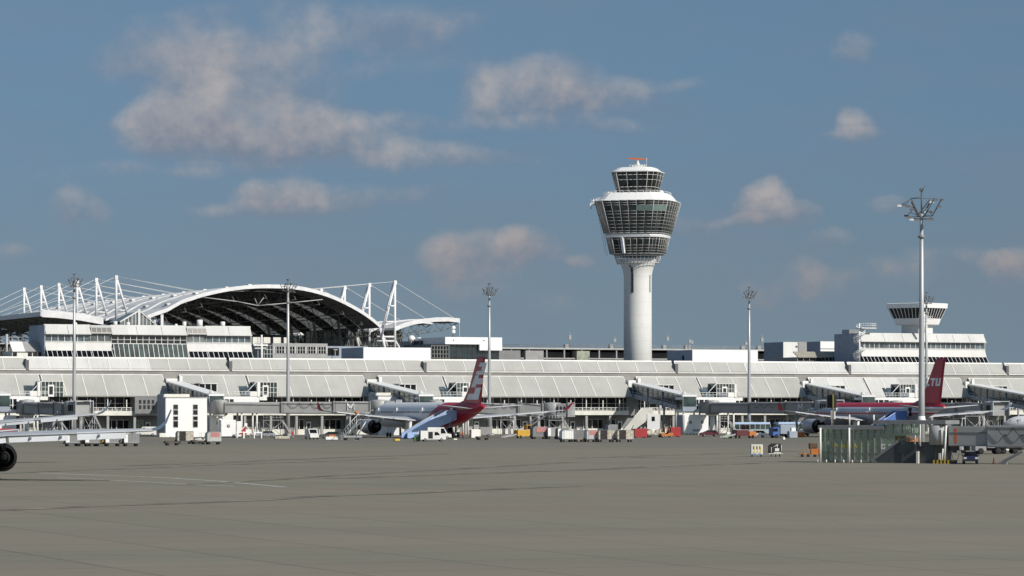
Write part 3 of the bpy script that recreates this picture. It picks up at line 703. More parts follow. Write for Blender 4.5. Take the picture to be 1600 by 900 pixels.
# ============================================================ arched forum roof
def forum():
    V0, DV = 100.0, 20.0
    t = thing('arched_roof', 'huge white vaulted roof carried by white masts and cables at the left', 'canopy roof', S(0, V0), A)
    px = [(230,498),(246,492),(262,486.5),(283,474.5),(300,469),(317,463.5),(350,456),(383,451.5),(417,450),(450,451),(475,454),(500,460),(525,469),(550,481.5),(567,491.5),(583,503),(594,513)]
    C = [(U(x, V0), Z(y, U(x, V0), V0)) for x, y in px]
    # smooth
    D = []
    for i in range(len(C)-1):
        p0, p1, p2, p3 = C[max(i-1,0)], C[i], C[i+1], C[min(i+2, len(C)-1)]
        for s in (0, .5):
            f = lambda k: .5*((2*p1[k])+(-p0[k]+p2[k])*s+(2*p0[k]-5*p1[k]+4*p2[k]-p3[k])*s*s+(-p0[k]+3*p1[k]-3*p2[k]+p3[k])*s**3)
            D.append((f(0), f(1)))
    D.append(C[-1])
    def sheet(m, a, b, h0, h1, mi=0, crv=D, smooth=True):   # solid arched slab between y=a..b, heights offset h0..h1
        n = len(crv)
        rings = [[(x, a, z+h0), (x, b, z+h0), (x, b, z+h1), (x, a, z+h1)] for x, z in crv]
        o = len(m.v); m.add([v for r in rings for v in r], [], 0)
        for i in range(n-1):
            for k, mm in ((0, mi), (1, mi), (2, mi), (3, mi)):
                m.f.append((o+i*4+k, o+i*4+(k+1) % 4, o+(i+1)*4+(k+1) % 4, o+(i+1)*4+k)); m.m.append(mm); m.sm.append(False)
        for e in (0, n-1): m.f.append(tuple(o+e*4+k for k in range(4))); m.m.append(mi); m.sm.append(False)
        return m
    for k in range(9):
        y = k*DV
        m = MB(); sheet(m, y, y+16.4, .45, .95)
        s = m.build('roof_strip', 'membrane', t)
        if k == 0: m = MB(); sheet(m, y+.15, y+14.45, .1, .44); m.build('strip_soffit', 'underside', s)  # front strip only: its weaker light is put into a dark soffit colour
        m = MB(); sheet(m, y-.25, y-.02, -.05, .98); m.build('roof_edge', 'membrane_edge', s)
        for ux in range(3):
            q = D[5+ux*5]; MB().box(q[0]-.5, q[0]+.5, y+5, y+8, q[1]+.9, q[1]+1.3).build('hatch', 'mullion_white', s)
        if k < 8:
            m = MB(); sheet(m, y+16.0, y+DV+.1, .10, .40); m.build('skylight', 'skylight', t)
        # dark arch girder
        m = MB(); sheet(m, y+17.0, y+19.0, -1.7, -.35); m.build('arch_girder', 'beam_dark', t)
    # purlin lattices running along the vault
    for j in range(4, len(D)-1, 3):
        x, z = D[j]; m = MB(); n = 46; L = 9*DV-6
        m.tube((x, .3, z-.4), (x, L, z-.4), .14, 4).tube((x, .3, z-2.8), (x, L, z-2.8), .12, 4)
        for k in range(n):
            a, b = .3+(L-.3)*k/n, .3+(L-.3)*(k+1)/n
            m.tube((x, a, z-.4 if k % 2 else z-2.8), (x, b, z-2.8 if k % 2 else z-.4), .09, 4)
            if k % 5 == 2: m.tube((x, a, z-.4), (x+2.4, a+2, z-4.6), .1, 4)
        m.build('purlin_truss', 'lattice', t)
    # tie under the front arch
    q = lambda a, b, v=V0: Vector((U(a, v), v-V0, Z(b, U(a, v), v)))
    MB().path([q(317,464.5), q(370,471), q(403,477.5), q(450,473.5), q(504,468)], .14, 5).path([q(398,466), q(403,477.5), q(412,465)], .1, 5).build('tie_rod', 'mullion', t)
    # end struts at the right foot
    for k in range(9):
        y = k*DV; e = D[-1]; p = Vector((e[0], y, e[1]))
        MB().tube(p, (e[0]+2.6, y, 18.5), .42, 8).tube(p, (e[0]+2.2, y, e[1]-5), .3, 6).build('foot_strut', 'membrane_edge' if k == 0 else 'mullion', t)
        e = D[-1]
        MB().tube((D[-6][0], y+16, D[-6][1]-2), (D[-6][0]+3, y+16, 12), .4, 6).build('foot_strut', 'lattice', t)
    # left canopy
    cl = [(U(65, V0), Z(493, U(65, V0), V0)), (U(90, V0), Z(494.5, U(90, V0), V0)), (U(125, V0), Z(498.5, U(125, V0), V0)), (U(161, V0), Z(505, U(161, V0), V0))]
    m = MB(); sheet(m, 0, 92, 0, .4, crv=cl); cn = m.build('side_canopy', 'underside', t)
    m = MB(); sheet(m, -.4, -.02, -.4, 1.5, crv=cl); m.build('canopy_edge', 'membrane_edge', cn)
    m = MB(); sheet(m, 0.1, 91, .42, .8, crv=cl); m.build('canopy_top', 'membrane', cn)
    x0, z0 = cl[0]; m = MB().box(x0-.35, x0-.01, -.3, 92, z0-.2, z0+1.0); m.build('canopy_edge', 'membrane_edge', cn)
    m = MB(); xb = cl[-1][0]
    for k in range(8):
        y = 4+k*11; m.tube((x0+.5, y, z0-.3), (xb, y, cl[-1][1]-3.5), .16, 4)
        for s in range(6): m.tube((x0+(xb-x0)*s/6, y, z0-.5*s), (x0+(xb-x0)*(s+.5)/6, y, z0-2.6-.45*s), .1, 4).tube((x0+(xb-x0)*(s+.5)/6, y, z0-2.6-.45*s), (x0+(xb-x0)*(s+1)/6, y, z0-.5*s-.5), .1, 4)
        m.tube((x0+4, y, z0-1), (x0+4, y, 12), .25, 5)
    m.build('canopy_truss', 'lattice', cn)
    # right canopy
    for k in range(5):
        y = k*DV
        cr = [(U(a, V0), Z(b, U(a, V0), V0)) for a, b in ((596,517),(617,515.5),(630,510),(645,505.5),(660,503),(680,500.8),(700,500.3),(718,502.3))]
        m = MB(); sheet(m, y, y+14, .0, .6, crv=cr[1:]); cn = m.build('side_canopy', 'membrane', t)
        m = MB(); sheet(m, y-.3, y-.02, -.35, .85, crv=cr[1:]); m.build('canopy_edge', 'membrane_edge', cn)
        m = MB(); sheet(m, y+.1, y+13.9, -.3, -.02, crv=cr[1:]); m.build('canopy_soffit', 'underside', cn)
        m = MB(); lo = [(x, z-2.0-1.2*sin(pi*i/7)) for i, (x, z) in enumerate(cr)]; lo[-1] = cr[-1]
        for i in range(1, 7):
            a, b = cr[i], cr[i+1]; c, d = lo[i], lo[i+1]; mid = ((a[0]+b[0])/2, (c[1]+d[1])/2-.15)
            m.tube((c[0], y+1, c[1]), (mid[0], y+1, mid[1]), .11, 4).tube((mid[0], y+1, mid[1]), (d[0], y+1, d[1]), .11, 4)
            m.tube((a[0], y+1, a[1]-.3), (mid[0], y+1, mid[1]), .08, 4).tube((mid[0], y+1, mid[1]), (b[0], y+1, b[1]-.3), .08, 4)
        m.build('canopy_truss', 'lattice', cn)
    # masts
    tip = (cr[-1][0], cr[-1][1]+.6); um = U(617, V0); zt = Z(440, um, V0)
    for k in range(5):
        y = k*DV
        m = MB().tube((um, y, 18), (um, y, zt), .36, 8).tube((um-.1, y-.5, zt-.3), (um-4.3, y-.5, 26), .30, 8).tube((um-.1, y+.9, zt-.3), (um-4.3, y+.9, 26), .26, 8).box(um-.4, um+.4, y-.5, y+.5, zt-.9, zt+.3)
        for zz in (35, 30.5): m.tube((um, y, zz), (um-4.3*(zt-zz)/(zt-26), y-.9, zz), .26, 6)
        if k == 0: m.tube((um, y, 26.4), (um-5.4, y, 26.4), .3, 6).tube((um, y, 25.2), (um-5.4, y, 25.2), .3, 6).tube((um, y, 25.6), (um+4.4, y, 18.3), .26, 6)
        ms = m.build('mast', 'membrane_edge', t)
        c = MB(); P = Vector((um, y, zt))
        for s in (-.35, .35):
            c.tube(P, (tip[0]-.6, y+1+s*.3, tip[1]), .07, 4)
            c.tube(P, (D[-12][0], y+2+s*3, D[-12][1]+1), .055, 4)
        c.tube((tip[0], y, tip[1]-.4), (tip[0], y, 16), .05, 4) if k == 0 else None
        c.build('cable', 'mullion_white', ms)
    ul = U(181.5, V0); zl = Z(432, ul, V0); zb = Z(492, ul, V0)
    for k in range(6):
        y = k*DV*.96
        m = MB().tube((ul, y, zb-1.6), (ul, y, zl), .34, 8).tube((ul+.1, y, zl-.3), (ul+3.0, y, zb+.3), .32, 8).box(ul-.4, ul+.4, y-.4, y+.4, zl-.8, zl+.3)
        for f in (.45, .88): m.tube((ul, y, zl+(zb-zl)*f), (ul+2.9*f, y, zl+(zb-zl)*f), .24, 6)
        ms = m.build('mast', 'membrane_edge', t)
        c = MB(); P = Vector((ul, y, zl))
        for s in (-.4, .4):
            c.tube(P, (cl[0][0], y+s*.3, cl[0][1]+1), .055, 4)
            c.tube(P+Vector((0,0,-4.5)), (cl[1][0]+1, y+s*.3, cl[1][1]+1), .05, 4)
            c.tube(P, (D[10][0]+2, y+2+s*4, D[10][1]+1), .05, 4)
        c.build('cable', 'mullion_white', ms)
forum()
# glass hall below the vault
def hall():
    v = 125; a, b = U(478, v), U(654, v); t = thing('glass_hall', 'dark green glazed hall under the right part of the vaulted roof', 'glass hall', S(a, v), A); L = b-a
    z1 = Z(519, (a+b)/2, v); MB().add([(0,0,0),(L,0,0),(L-6,0,z1+2.5),(0,0,z1)], [(0,1,2,3)]).add([(L,0,0),(L,60,0),(L-6,60,z1+2.5),(L-6,0,z1+2.5)], [(0,1,2,3)]).build('glass_wall', 'glass_teal', t)
    m = MB()
    for k in range(26): m.tube((L*k/25, -.15, 10), (L*k/25-6*(k/25)**2, -.15, z1+2*(k/25)), .09, 4)
    for k in range(7): z = z1-k*1.9; m.tube((0,-.15,z), (L-5,-.15,z), .08, 4)
    for k in range(13): m.tube((L*k/13, -.3, 16), (L*(k+1)/13, -.3, z1), .09, 4)
    m.build('wall_truss', 'lattice', t)
    m = MB()
    for k in range(11): m.box(L*k/11+.8, L*k/11+3.4, -.12, -.05, 16+(k*7 % 3)*1.5, 18+(k*7 % 3)*1.5)
    m.build('pale_panel', 'glass_grey', t)  # pale grey panels set just in front of the glass
    v = 175; a, b = U(255, v), U(600, v); t = thing('rear_glass_wall', 'dark glazed wall closing the far end of the vaulted roof', 'glass wall', S(a, v), A); L = b-a
    z1 = Z(523, (a+b)/2, v)
    MB().box(0, L, 0, .4, 0, z1).build('glass_wall', 'glass_teal', t)
    m = MB()
    for k in range(60): m.box(L*k/59-.07, L*k/59+.07, -.15, 0, 8, z1)
    for k in range(5): m.box(0, L, -.2, 0, z1-k*2.4-.2, z1-k*2.4)
    m.build('mullion_grid', 'lattice', t)
hall()
def backstuff():
    # grey building under the vault
    t, L, zt = block('service_building', 'low grey building with window rows under the vaulted roof', 'office building', 426, 512, 60, 20, 536.5, 562, 'grey', bottom=8)
    w = MB().box(.3, L-.5, -.08, -.01, zt-2.6, zt-.9).build('window_band', 'glass_black', t)
    m = MB()
    for k in range(21):
        x = .3+(L-.8)*k/20; m.box(x-.08, x+.08+(.35 if k % 4 == 0 else 0), -.16, -.09, zt-2.7, zt-.8)
    m.box(.3, L-.5, -.15, -.09, zt-1.8, zt-1.7); m.build('window_frame', 'mullion', w)
    t, L, zt = block('service_building', 'blue-grey shaded service building left of the blank plant box', 'office building', 505, 575, 66, 14, 541, 562, 'bluegrey', bottom=8)
    MB().box(.5, L*.35, -.08, -.01, zt-2.5, zt-.5).build('window_band', 'glass_black', t)
    MB().tube((3,-1,10), (3,-1,zt-1), .12, 6).box(2.5,3.6,-1.3,-.7,zt-1.1,zt-.8).build('yard_lamp', 'grey', t)
    v = 40; a = U(403, v); t = thing('scaffold_frame', 'open steel frame with balconies right of the white office block', 'steel frame', S(a, v), A); L = U(427, v)-a
    m = MB(); zt = Z(527, a, v)
    for k in range(6): m.tube((L*k/5, 0, 15), (L*k/5, 0, zt-2.2*(k > 1)), .1, 4)
    for k in range(6): m.tube((0, 0, 17+k*1.1), (L, 0, 17+k*1.1), .08, 4)
    m.box(-1, L*.5, -.6, 1, zt-3.0, zt-2.6); rails(m, [(-1,-.6,zt-2.6),(L*.5,-.6,zt-2.6)], 1.1, .8)
    m.build('steel_frame', 'mullion', t)
    MB().tube((.8,-.6,12), (.8,-.6,zt+.6), .25, 7).box(-1.4,2.4,-.8,0,zt-2.2,zt-1.8).build('white_post', 'white', t)
    # bright yard structures beyond, seen under the vault
    t, L, zt = block('yard_cabin', 'row of pale cabins seen beneath the vaulted roof', 'cabins', 395, 450, 95, 6, 527, 540, 'cream', bottom=12)
    for k in (.22, .5, .8): MB().box(L*k, L*k+L*.08, -.06, -.01, zt-2.4, zt+.05).build('gap', 'glass_black', t)
    # glass pavilion behind the office block
    v = 45; a = U(187, v); t = thing('glass_pavilion', 'small glazed gable with slanted white rim behind the left office block', 'glass pavilion', S(a, v), A)
    zq = Z(503, a, v); zr = Z(485, a, v); L = U(217, v)-a; L2 = U(246, v)-a
    MB().add([(0,0,10),(L2,0,10),(L2,0,zq),(L,0,zr-.3),(0,0,zq)], [(0,1,2,3,4)]).add([(0,0,zq),(L,0,zr-.3),(L,9,zr-.3),(0,9,zq)], [(0,1,2,3)]).build('glass_wall', 'glass_grey', t)
    m = MB().beam((0,-.2,zq), (L,-.2,zr), .3, .35).beam((L,-.2,zr), (L2,-.2,zq-1), .15, .2)
    for k in range(9):
        x = L*.25+(L2-L*.25)*k/9; zt = zq+(zr-zq)*min(x/L, 1); zt = zt if x <= L else zr-(zr-zq)*(x-L)/(L2-L)
        m.box(x-.08, x+.08, -.15, -.02, 15, zt)
    m.box(L-.3, L+.3, -.3, 0, 15, zr+.4); m.box(L2+.8, L2+1.5, -.3, .1, 15, zq+2); m.build('mullion', 'mullion_white', t)
    # shaded slate roof beside it
    a = U(150, 70); t = thing('dark_side_roof', 'dark blue-grey sloping roof plane behind the masts at the left', 'roof', S(a, 70), A); L = U(200, 70)-a
    zt = Z(487, a, 70)
    MB().strip(0, L, (0, 20), (16, zt-4), .4).box(0, L, 16, 17, 0, zt-4).build('roof_plane', 'bluegrey', t)
backstuff()

# ============================================================ control tower
def control_tower():
    u, v = U(996.5, 75), 75
    Y = OY+u*SA+v*CA; s = FPX/Y
    t = thing('control_tower', 'tall pale round control tower with dark glazed drum and red radar bar on top', 'control tower', S(u, v), radians(-5))
    z = lambda y: CZ+(HOR-y)/s
    r = lambda w: w/s
    prof = [(22.3,575),(21.9,500),(21.8,440),(22.0,430),(23.5,423),(26.5,414),(29.5,408),(30.5,405)]
    MB().lathe([(r(a), 0 if b == 575 else z(b)) for a, b in prof], n=48).build('shaft', 'tower_shaft', t)
    # window slot on the shaft
    def onshaft(px, y, w, out=.05):
        dx = (px-996.5)/s; rr = r(22.0)+out; rr = max(rr, r(22)+ (r(1.6) if y < 420 else 0)); th = math.asin(max(-1, min(1, dx/rr))); return th, rr
    f = MB()
    for k in range(22):
        y = 412+k*2.1; dxp = -7.4 if y > 418 else -9.5
        th = math.asin(dxp/22.0); R0 = r(22.0 if y > 428 else 22+ (428-y)*.26)+.05
        a = Vector((sin(th)*R0, -cos(th)*R0, z(y+1.5))); tt = Vector((cos(th), sin(th), 0))*r(1.9)
        o = Vector((sin(th), -cos(th), 0))*.06
        f.hexa([a-tt-o*4, a+tt-o*4, a+tt+o, a-tt+o], [p+Vector((0,0,r(1.6))) for p in (a-tt-o*4, a+tt-o*4, a+tt+o, a-tt+o)])
    f.build('shaft_window', 'black', t)
    f = MB()
    for k in range(8):
        y = 433+k*3.4; th = math.asin(.88); R0 = r(22.0)+.05; a = Vector((sin(th)*R0, -cos(th)*R0, z(y))); tt = Vector((cos(th), sin(th), 0))*r(1.0); o = Vector((sin(th), -cos(th), 0))*.06
        f.hexa([a-tt-o*4, a+tt-o*4, a+tt+o, a-tt+o], [p+Vector((0,0,r(2.6))) for p in (a-tt-o*4, a+tt-o*4, a+tt+o, a-tt+o)])
    f.build('shaft_window', 'grey_dark', t)
    R2 = 0
    def plan(hw, ch=.24, n=3, bulge=.05):   # square with chamfered corners, slightly bowed sides
        pts = []; c = hw*ch*2*.62; e = hw-c
        cor = [(-e,-hw),(e,-hw),(hw,-e),(hw,e),(e,hw),(-e,hw),(-hw,e),(-hw,-e)]
        for i in range(8):
            a, b = Vector(cor[i]), Vector(cor[(i+1) % 8]); m = n*2 if i % 2 == 0 else n
            nn = Vector((b-a)); nn = Vector((nn.y, -nn.x)).normalized()
            for k in range(m):
                q = k/m; p = a.lerp(b, q)+nn*hw*bulge*4*q*(1-q)*(1 if i % 2 == 0 else .3); pts.append(p)
        return pts
    rot = radians(-12)
    def ring(hw, y, **k): return [Vector((p.x*cos(rot)-p.y*sin(rot), p.x*sin(rot)+p.y*cos(rot), z(y))) for p in plan(r(hw), **k)]
    def glazed(name, prof, mat_g, rows, thick, vstep=1, mname='mullion'):
        g = MB().loft([ring(a, b) for a, b in prof], smooth=False).build(name, mat_g, t)
        f = MB()
        (a0, b0), (a1, b1) = prof[0], prof[-1]
        lo, hi = ring(a0+.5, b0), ring(a1+.5, b1); n = len(lo)
        for i in range(0, n, vstep):
            big = i in (0, 6, 9, 15, 18, 24, 27, 33)
            f.tube(lo[i], hi[i], thick*(1.2 if big else .62), 5)
        for (q, tk) in rows:
            rr = [lo[i].lerp(hi[i], q) for i in range(n)]
            for i in range(n): f.tube(rr[i], rr[(i+1) % n], thick*tk*.6, 4)
        f.build('window_frame', mname, g); return g, lo, hi
    K = .90
    # lower drum
    MB().loft([ring(30, 400.5), ring(41*K, 397.6)], smooth=False).build('drum_floor', 'grey_mid', t)
    glazed('drum_window', [(42*K, 397.5), (47.5*K, 372.5)], 'glass_tower', [(0,1.6),(.17,1),(.32,1),(.5,1),(.88,1),(1,1.6)], r(.34), 1, 'mullion_pale')
    MB().loft([ring(49*K, 372.4), ring(50*K, 369.5), ring(47*K, 366.5)], smooth=False).build('drum_ledge', 'white_clean', t)
    a = ring(43*K, 397); b = ring(47.8*K, 373)
    MB().beam(a[0]+Vector((1.0,-.4,0))+ (a[3]-a[0])*.35, b[0]+Vector((1.0,-.5,0))+(b[3]-b[0])*.35, .75, .5).build('lift_rail', 'white_clean', t)
    # upper drum
    MB().loft([ring(46*K, 367.4), ring(51*K, 366.2)], smooth=False).build('drum_floor', 'mullion', t)
    rows = [(0,1.5),(.06,1)]+[(.06+.105*k, 1) for k in range(1, 6)]+[(.67,1),(.86,1),(.93,1),(1,1.5)]
    g, lo, hi = glazed('drum_window', [(51*K, 366), (65*K, 316.5)], 'glass_tower', rows, r(.32), 1, 'mullion_pale')
    bl = MB()
    for i in range(4, 9):
        p = [lo[i].lerp(hi[i], .68), lo[i+1].lerp(hi[i+1], .68), lo[i+1].lerp(hi[i+1], .85), lo[i].lerp(hi[i], .85)]
        bl.hexa([q*1 for q in p], [Vector((q.x*1.004, q.y*1.004, q.z)) for q in p])
    bl.build('window_blind', mat('blind_green', (.17, .25, .23), .5), g)
    MB().loft([ring(65.5*K, 316.3), ring(65.5*K, 315.6), ring(60*K, 314), ring(53*K, 306), ring(49*K, 303)], smooth=False).build('drum_roof', 'white_clean', t)
    f = MB(); q = ring(51*K, 304)
    for k in range(len(q)): f.tube(q[k], q[k]+Vector((0,0,r(3.2))), .05, 4).tube(q[k]+Vector((0,0,r(3.2))), q[(k+1) % len(q)]+Vector((0,0,r(3.2))), .05, 4)
    f.build('railing', 'white', t)
    f = MB()
    for dx, w in ((-45, 3), (-40, 2.5), (-34, 3)):
        f.box(r(dx-w), r(dx+w), -r(30), -r(26), z(308), z(301)) if False else f.lathe([(r(1.2), z(309)),(r(2.6), z(305)),(r(2.6), z(303)),(r(1), z(301))], (r(dx), -r(22), 0), 8)
    f.lathe([(r(4), z(306)),(r(4.5), z(302)),(r(2), z(299))], (r(37), -r(20), 0), 12)
    f.build('roof_equipment', 'white', t)
    # cab
    glazed('cab_window', [(32*K, 303), (39.8*K, 270.5)], 'glass_tower', [(0,1.6),(.28,1.5),(.62,1.2),(.85,1.3),(1,1.6)], r(.42), 2, 'mullion_pale')
    MB().loft([ring(41*K, 270.4), ring(41*K, 269.3), ring(37*K, 268), ring(30*K, 263), ring(22*K, 262.3)], smooth=False).build('cab_roof', 'white_clean', t)
    f = MB().lathe([(r(14), z(263)),(r(14), z(261))], n=16).lathe([(r(4), z(262)),(r(3), z(256)),(r(1.5), z(253)),(r(1.2), z(249))], n=10)
    for k in range(10):
        th = k*pi/5; p = Vector((cos(th)*r(13), sin(th)*r(13), z(262.5)))
        f.tube(p, p+Vector((0,0,r(5))), .08, 4)
        p2 = Vector((cos(th+pi/5)*r(13), sin(th+pi/5)*r(13), z(262.5))); f.tube(p+Vector((0,0,r(4))), p2+Vector((0,0,r(4))), .06, 4)
        if k % 2: f.box(p.x*.6-r(1.3), p.x*.6+r(1.3), p.y*.6-r(1), p.y*.6+r(1), z(262), z(258))
    f.tube((r(14),-r(6),z(263)), (r(14),-r(6),z(247)), .05, 4)
    f.build('roof_platform', 'mullion_white', t)
    f = MB(); f.yprism([(r(-15), z(246.2)),(r(-15), z(248)),(r(-4), z(249.4)),(r(4), z(249.8)),(r(15), z(249.2)),(r(15), z(247.8)),(r(0), z(247.2))], -.3, .3).tube((0,0,z(254)), (0,0,z(249)), .25, 6)
    f.build('radar_bar', 'orange', t)
    # crane and suspended ladder at the left rim
    f = MB(); x = -r(66)
    f.box(x-r(6), x+r(6), -r(12), -r(6), z(321), z(316.5)).box(x-r(8), x-r(5), -r(12), -r(8), z(327), z(318)).beam((x-r(7),-r(10),z(319)), (x+r(9),-r(10),z(311)), .5, .6)
    for k in range(3): f.lathe([(r(2.2), z(317)),(r(2.4), z(314)),(r(1.2), z(311.5))], (x+r(-3+k*4.5), -r(10), 0), 8)
    rails(f, [(x-r(6),-r(12),z(317)),(x+r(8),-r(12),z(314))], .9, .6, .04)
    f.build('maintenance_crane', 'white_clean', t)
    f = MB().tube((x+r(6),-r(9),z(325)), (-r(47),-r(9),z(400)), .05, 4).tube((x+r(3),-r(9),z(325)), (-r(50),-r(9),z(398)), .04, 4).build('crane_cable', 'mullion', t)
    # collar of steel rods between shaft and drum
    f = MB()
    for k in range(36):
        th = 2*pi*k/36; f.tube((cos(th)*r(37), sin(th)*r(37), z(399)), (cos(th)*r(32), sin(th)*r(32), z(413)), .07, 4)
    for (hw, y) in ((36.5, 401), (33, 411)):
        for k in range(36):
            a, b = 2*pi*k/36, 2*pi*(k+1)/36; f.tube((cos(a)*r(hw), sin(a)*r(hw), z(y)), (cos(b)*r(hw), sin(b)*r(hw), z(y)), .1, 4)
    f.build('collar_railing', 'mullion_white', t)
control_tower()

# ============================================================ floodlight masts
def flood_mast(sx=.62, sh=1.0, fg=True):
    t = thing('floodlight_mast', '', 'floodlight mast', (0,0,0), 0, 'floodlight masts on the apron')
    H = 29.2
    MB().lathe([(.40,.3),(.36,8),(.36,8.05),(.29,17),(.29,17.05),(.20,H)], n=16).build('pole', 'galv', t)
    MB().cbox(-.8,.8,-.8,.8,0,.45).build('base', 'concrete', t)
    MB().lathe([(.2,26.3),(.42,26.35),(.42,26.6),(.2,26.65)], n=12).build('collar', 'grey_mid', t)
    f = MB()
    top, bot = 31.0, 28.6
    arms = []
    for (dx0, dx1, y0) in ((-.4, -2.0, 0), (.5, 2.4, 0), (.3, 2.0, 1.3), (-.3, -1.6, 1.3), (1.8, 3.4, -1.1), (-1.0, 1.2, -1.2)):
        a, b = Vector((dx0*sx, y0, bot+.3)), Vector((dx1*sx, y0*1.3, top-.2*abs(y0))); arms.append((a, b)); f.beam(a, b, .13, .13)
        f.tube((0,0,28.9), a, .06, 5)
    a = [p for p, _ in arms]
    f.tube((-2.0*sx,0,top), (2.4*sx,0,top), .035, 4).tube((-2.0*sx,0,top), (0,0,31.2), .035, 4).tube((-2.0*sx,.2,bot), (2.4*sx,.2,bot), .06, 5).tube((-2.4*sx,-1,bot+.7), (-.2,0,29), .05, 4)
    f.tube((0,0,29.2), (0,0,31.9), .09, 6).box(-.22,.22,-.2,.2,31.9,32.2).tube((.1,0,32.1),(.5,0,32.5),.03,4)
    f.build('head_frame', 'lamp_dark', t)
    hz = 1 if fg else .68
    spots = [(-4.2,0,30.1),(-3.3,.2,30.1),(-2.4,.3,30.0),(-1.8,0,29.6),(-2.6,-.8,28.7),(-2.1,-1,28.4),(-1.2,-1,28.4),(-2.8,.5,28.9),(2.6,0,30.8),(3.6,-1.1,30.7),(2.1,1.3,30.6),(3.0,-1.1,29.9),(1.4,-.6,29.3),(1.0,-1.1,28.4),(1.6,-1.0,28.4),(.6,.9,29.4)]
    for i, (x, y, z) in enumerate(spots):
        x *= sx
        if not fg and i in (0,1,3,9): continue
        m = MB(); m.hexa([(x-.27,y-.35,z-.08),(x+.27,y-.35,z-.08),(x+.25,y+.2,z+.02),(x-.25,y+.2,z+.02)], [(x-.25,y-.28,z+.10),(x+.25,y-.28,z+.10),(x+.2,y+.25,z+.22),(x-.2,y+.25,z+.22)])
        l = m.build('floodlight', 'lamp_dark' if (i % 5 or not fg) else 'lamp_glass', t)
        q = min((b for ab in arms for b in (ab[0], ab[1], ab[0].lerp(ab[1], .5))), key=lambda b: (b-Vector((x,y,z))).length)
        MB().tube((x,y,z), q, .035, 4).build('lamp_arm', 'lamp_dark', l)
    if not fg:      # the distant type has a lower head: squash it about the mast top
        for c in kids(t):
            if c.name.split('.')[0] in ('head_frame', 'floodlight'):
                for o in [c]+kids(c):
                    for v in o.data.vertices: v.co.z = 28.7+(v.co.z-28.7)*hz
    return t
fm = flood_mast()
fm2 = flood_mast(.34, 1, False)
mp = [(1440, 334, 'tallest floodlight mast, standing right in front of the red tail fin beside the glass stairway', 0),
      (116, 443, 'floodlight mast in front of the white office block at far left', .5),
      (450, 451, 'floodlight mast in front of the dark opening of the arched roof', .8),
      (764.5, 457, 'floodlight mast just behind the red tail fin with rotated lettering', .6),
      (1170.5, 462, 'slim floodlight mast between the round control tower and the spiral staircase', .3),
      (1447.5, 470, 'most distant floodlight mast, mostly hidden behind the tallest one', .4)]
for i, (px, ytop, lab, rz) in enumerate(mp):
    Y = (29.2-CZ)*FPX/(HOR-ytop) if i else 371.0
    if i == 0: Y = 396.0
    if i:      # these stand behind the bridges, close to the terminal
        Y = S(U(px, -28), -28).y; k = (CZ+(HOR-ytop)*Y/FPX)/29.2
    loc = Vector(((px-800)/FPX*Y, Y, 0))
    if i == 0:
        fm.location = loc; fm['label'] = lab; fm.scale = (1.06, 1.06, (CZ+(HOR-334)*396/FPX)/29.2)
        MB().lathe([(.36,4.4),(.52,4.5),(.40,5.3)], n=12).build('door_collar', 'white_clean', fm)
    elif i == 1: fm2.location = loc; fm2.rotation_euler[2] = rz; fm2['label'] = lab; fm2.scale = (k, k, k)
    else: dup(fm2, loc, rz, lab).scale = (k, k, k)
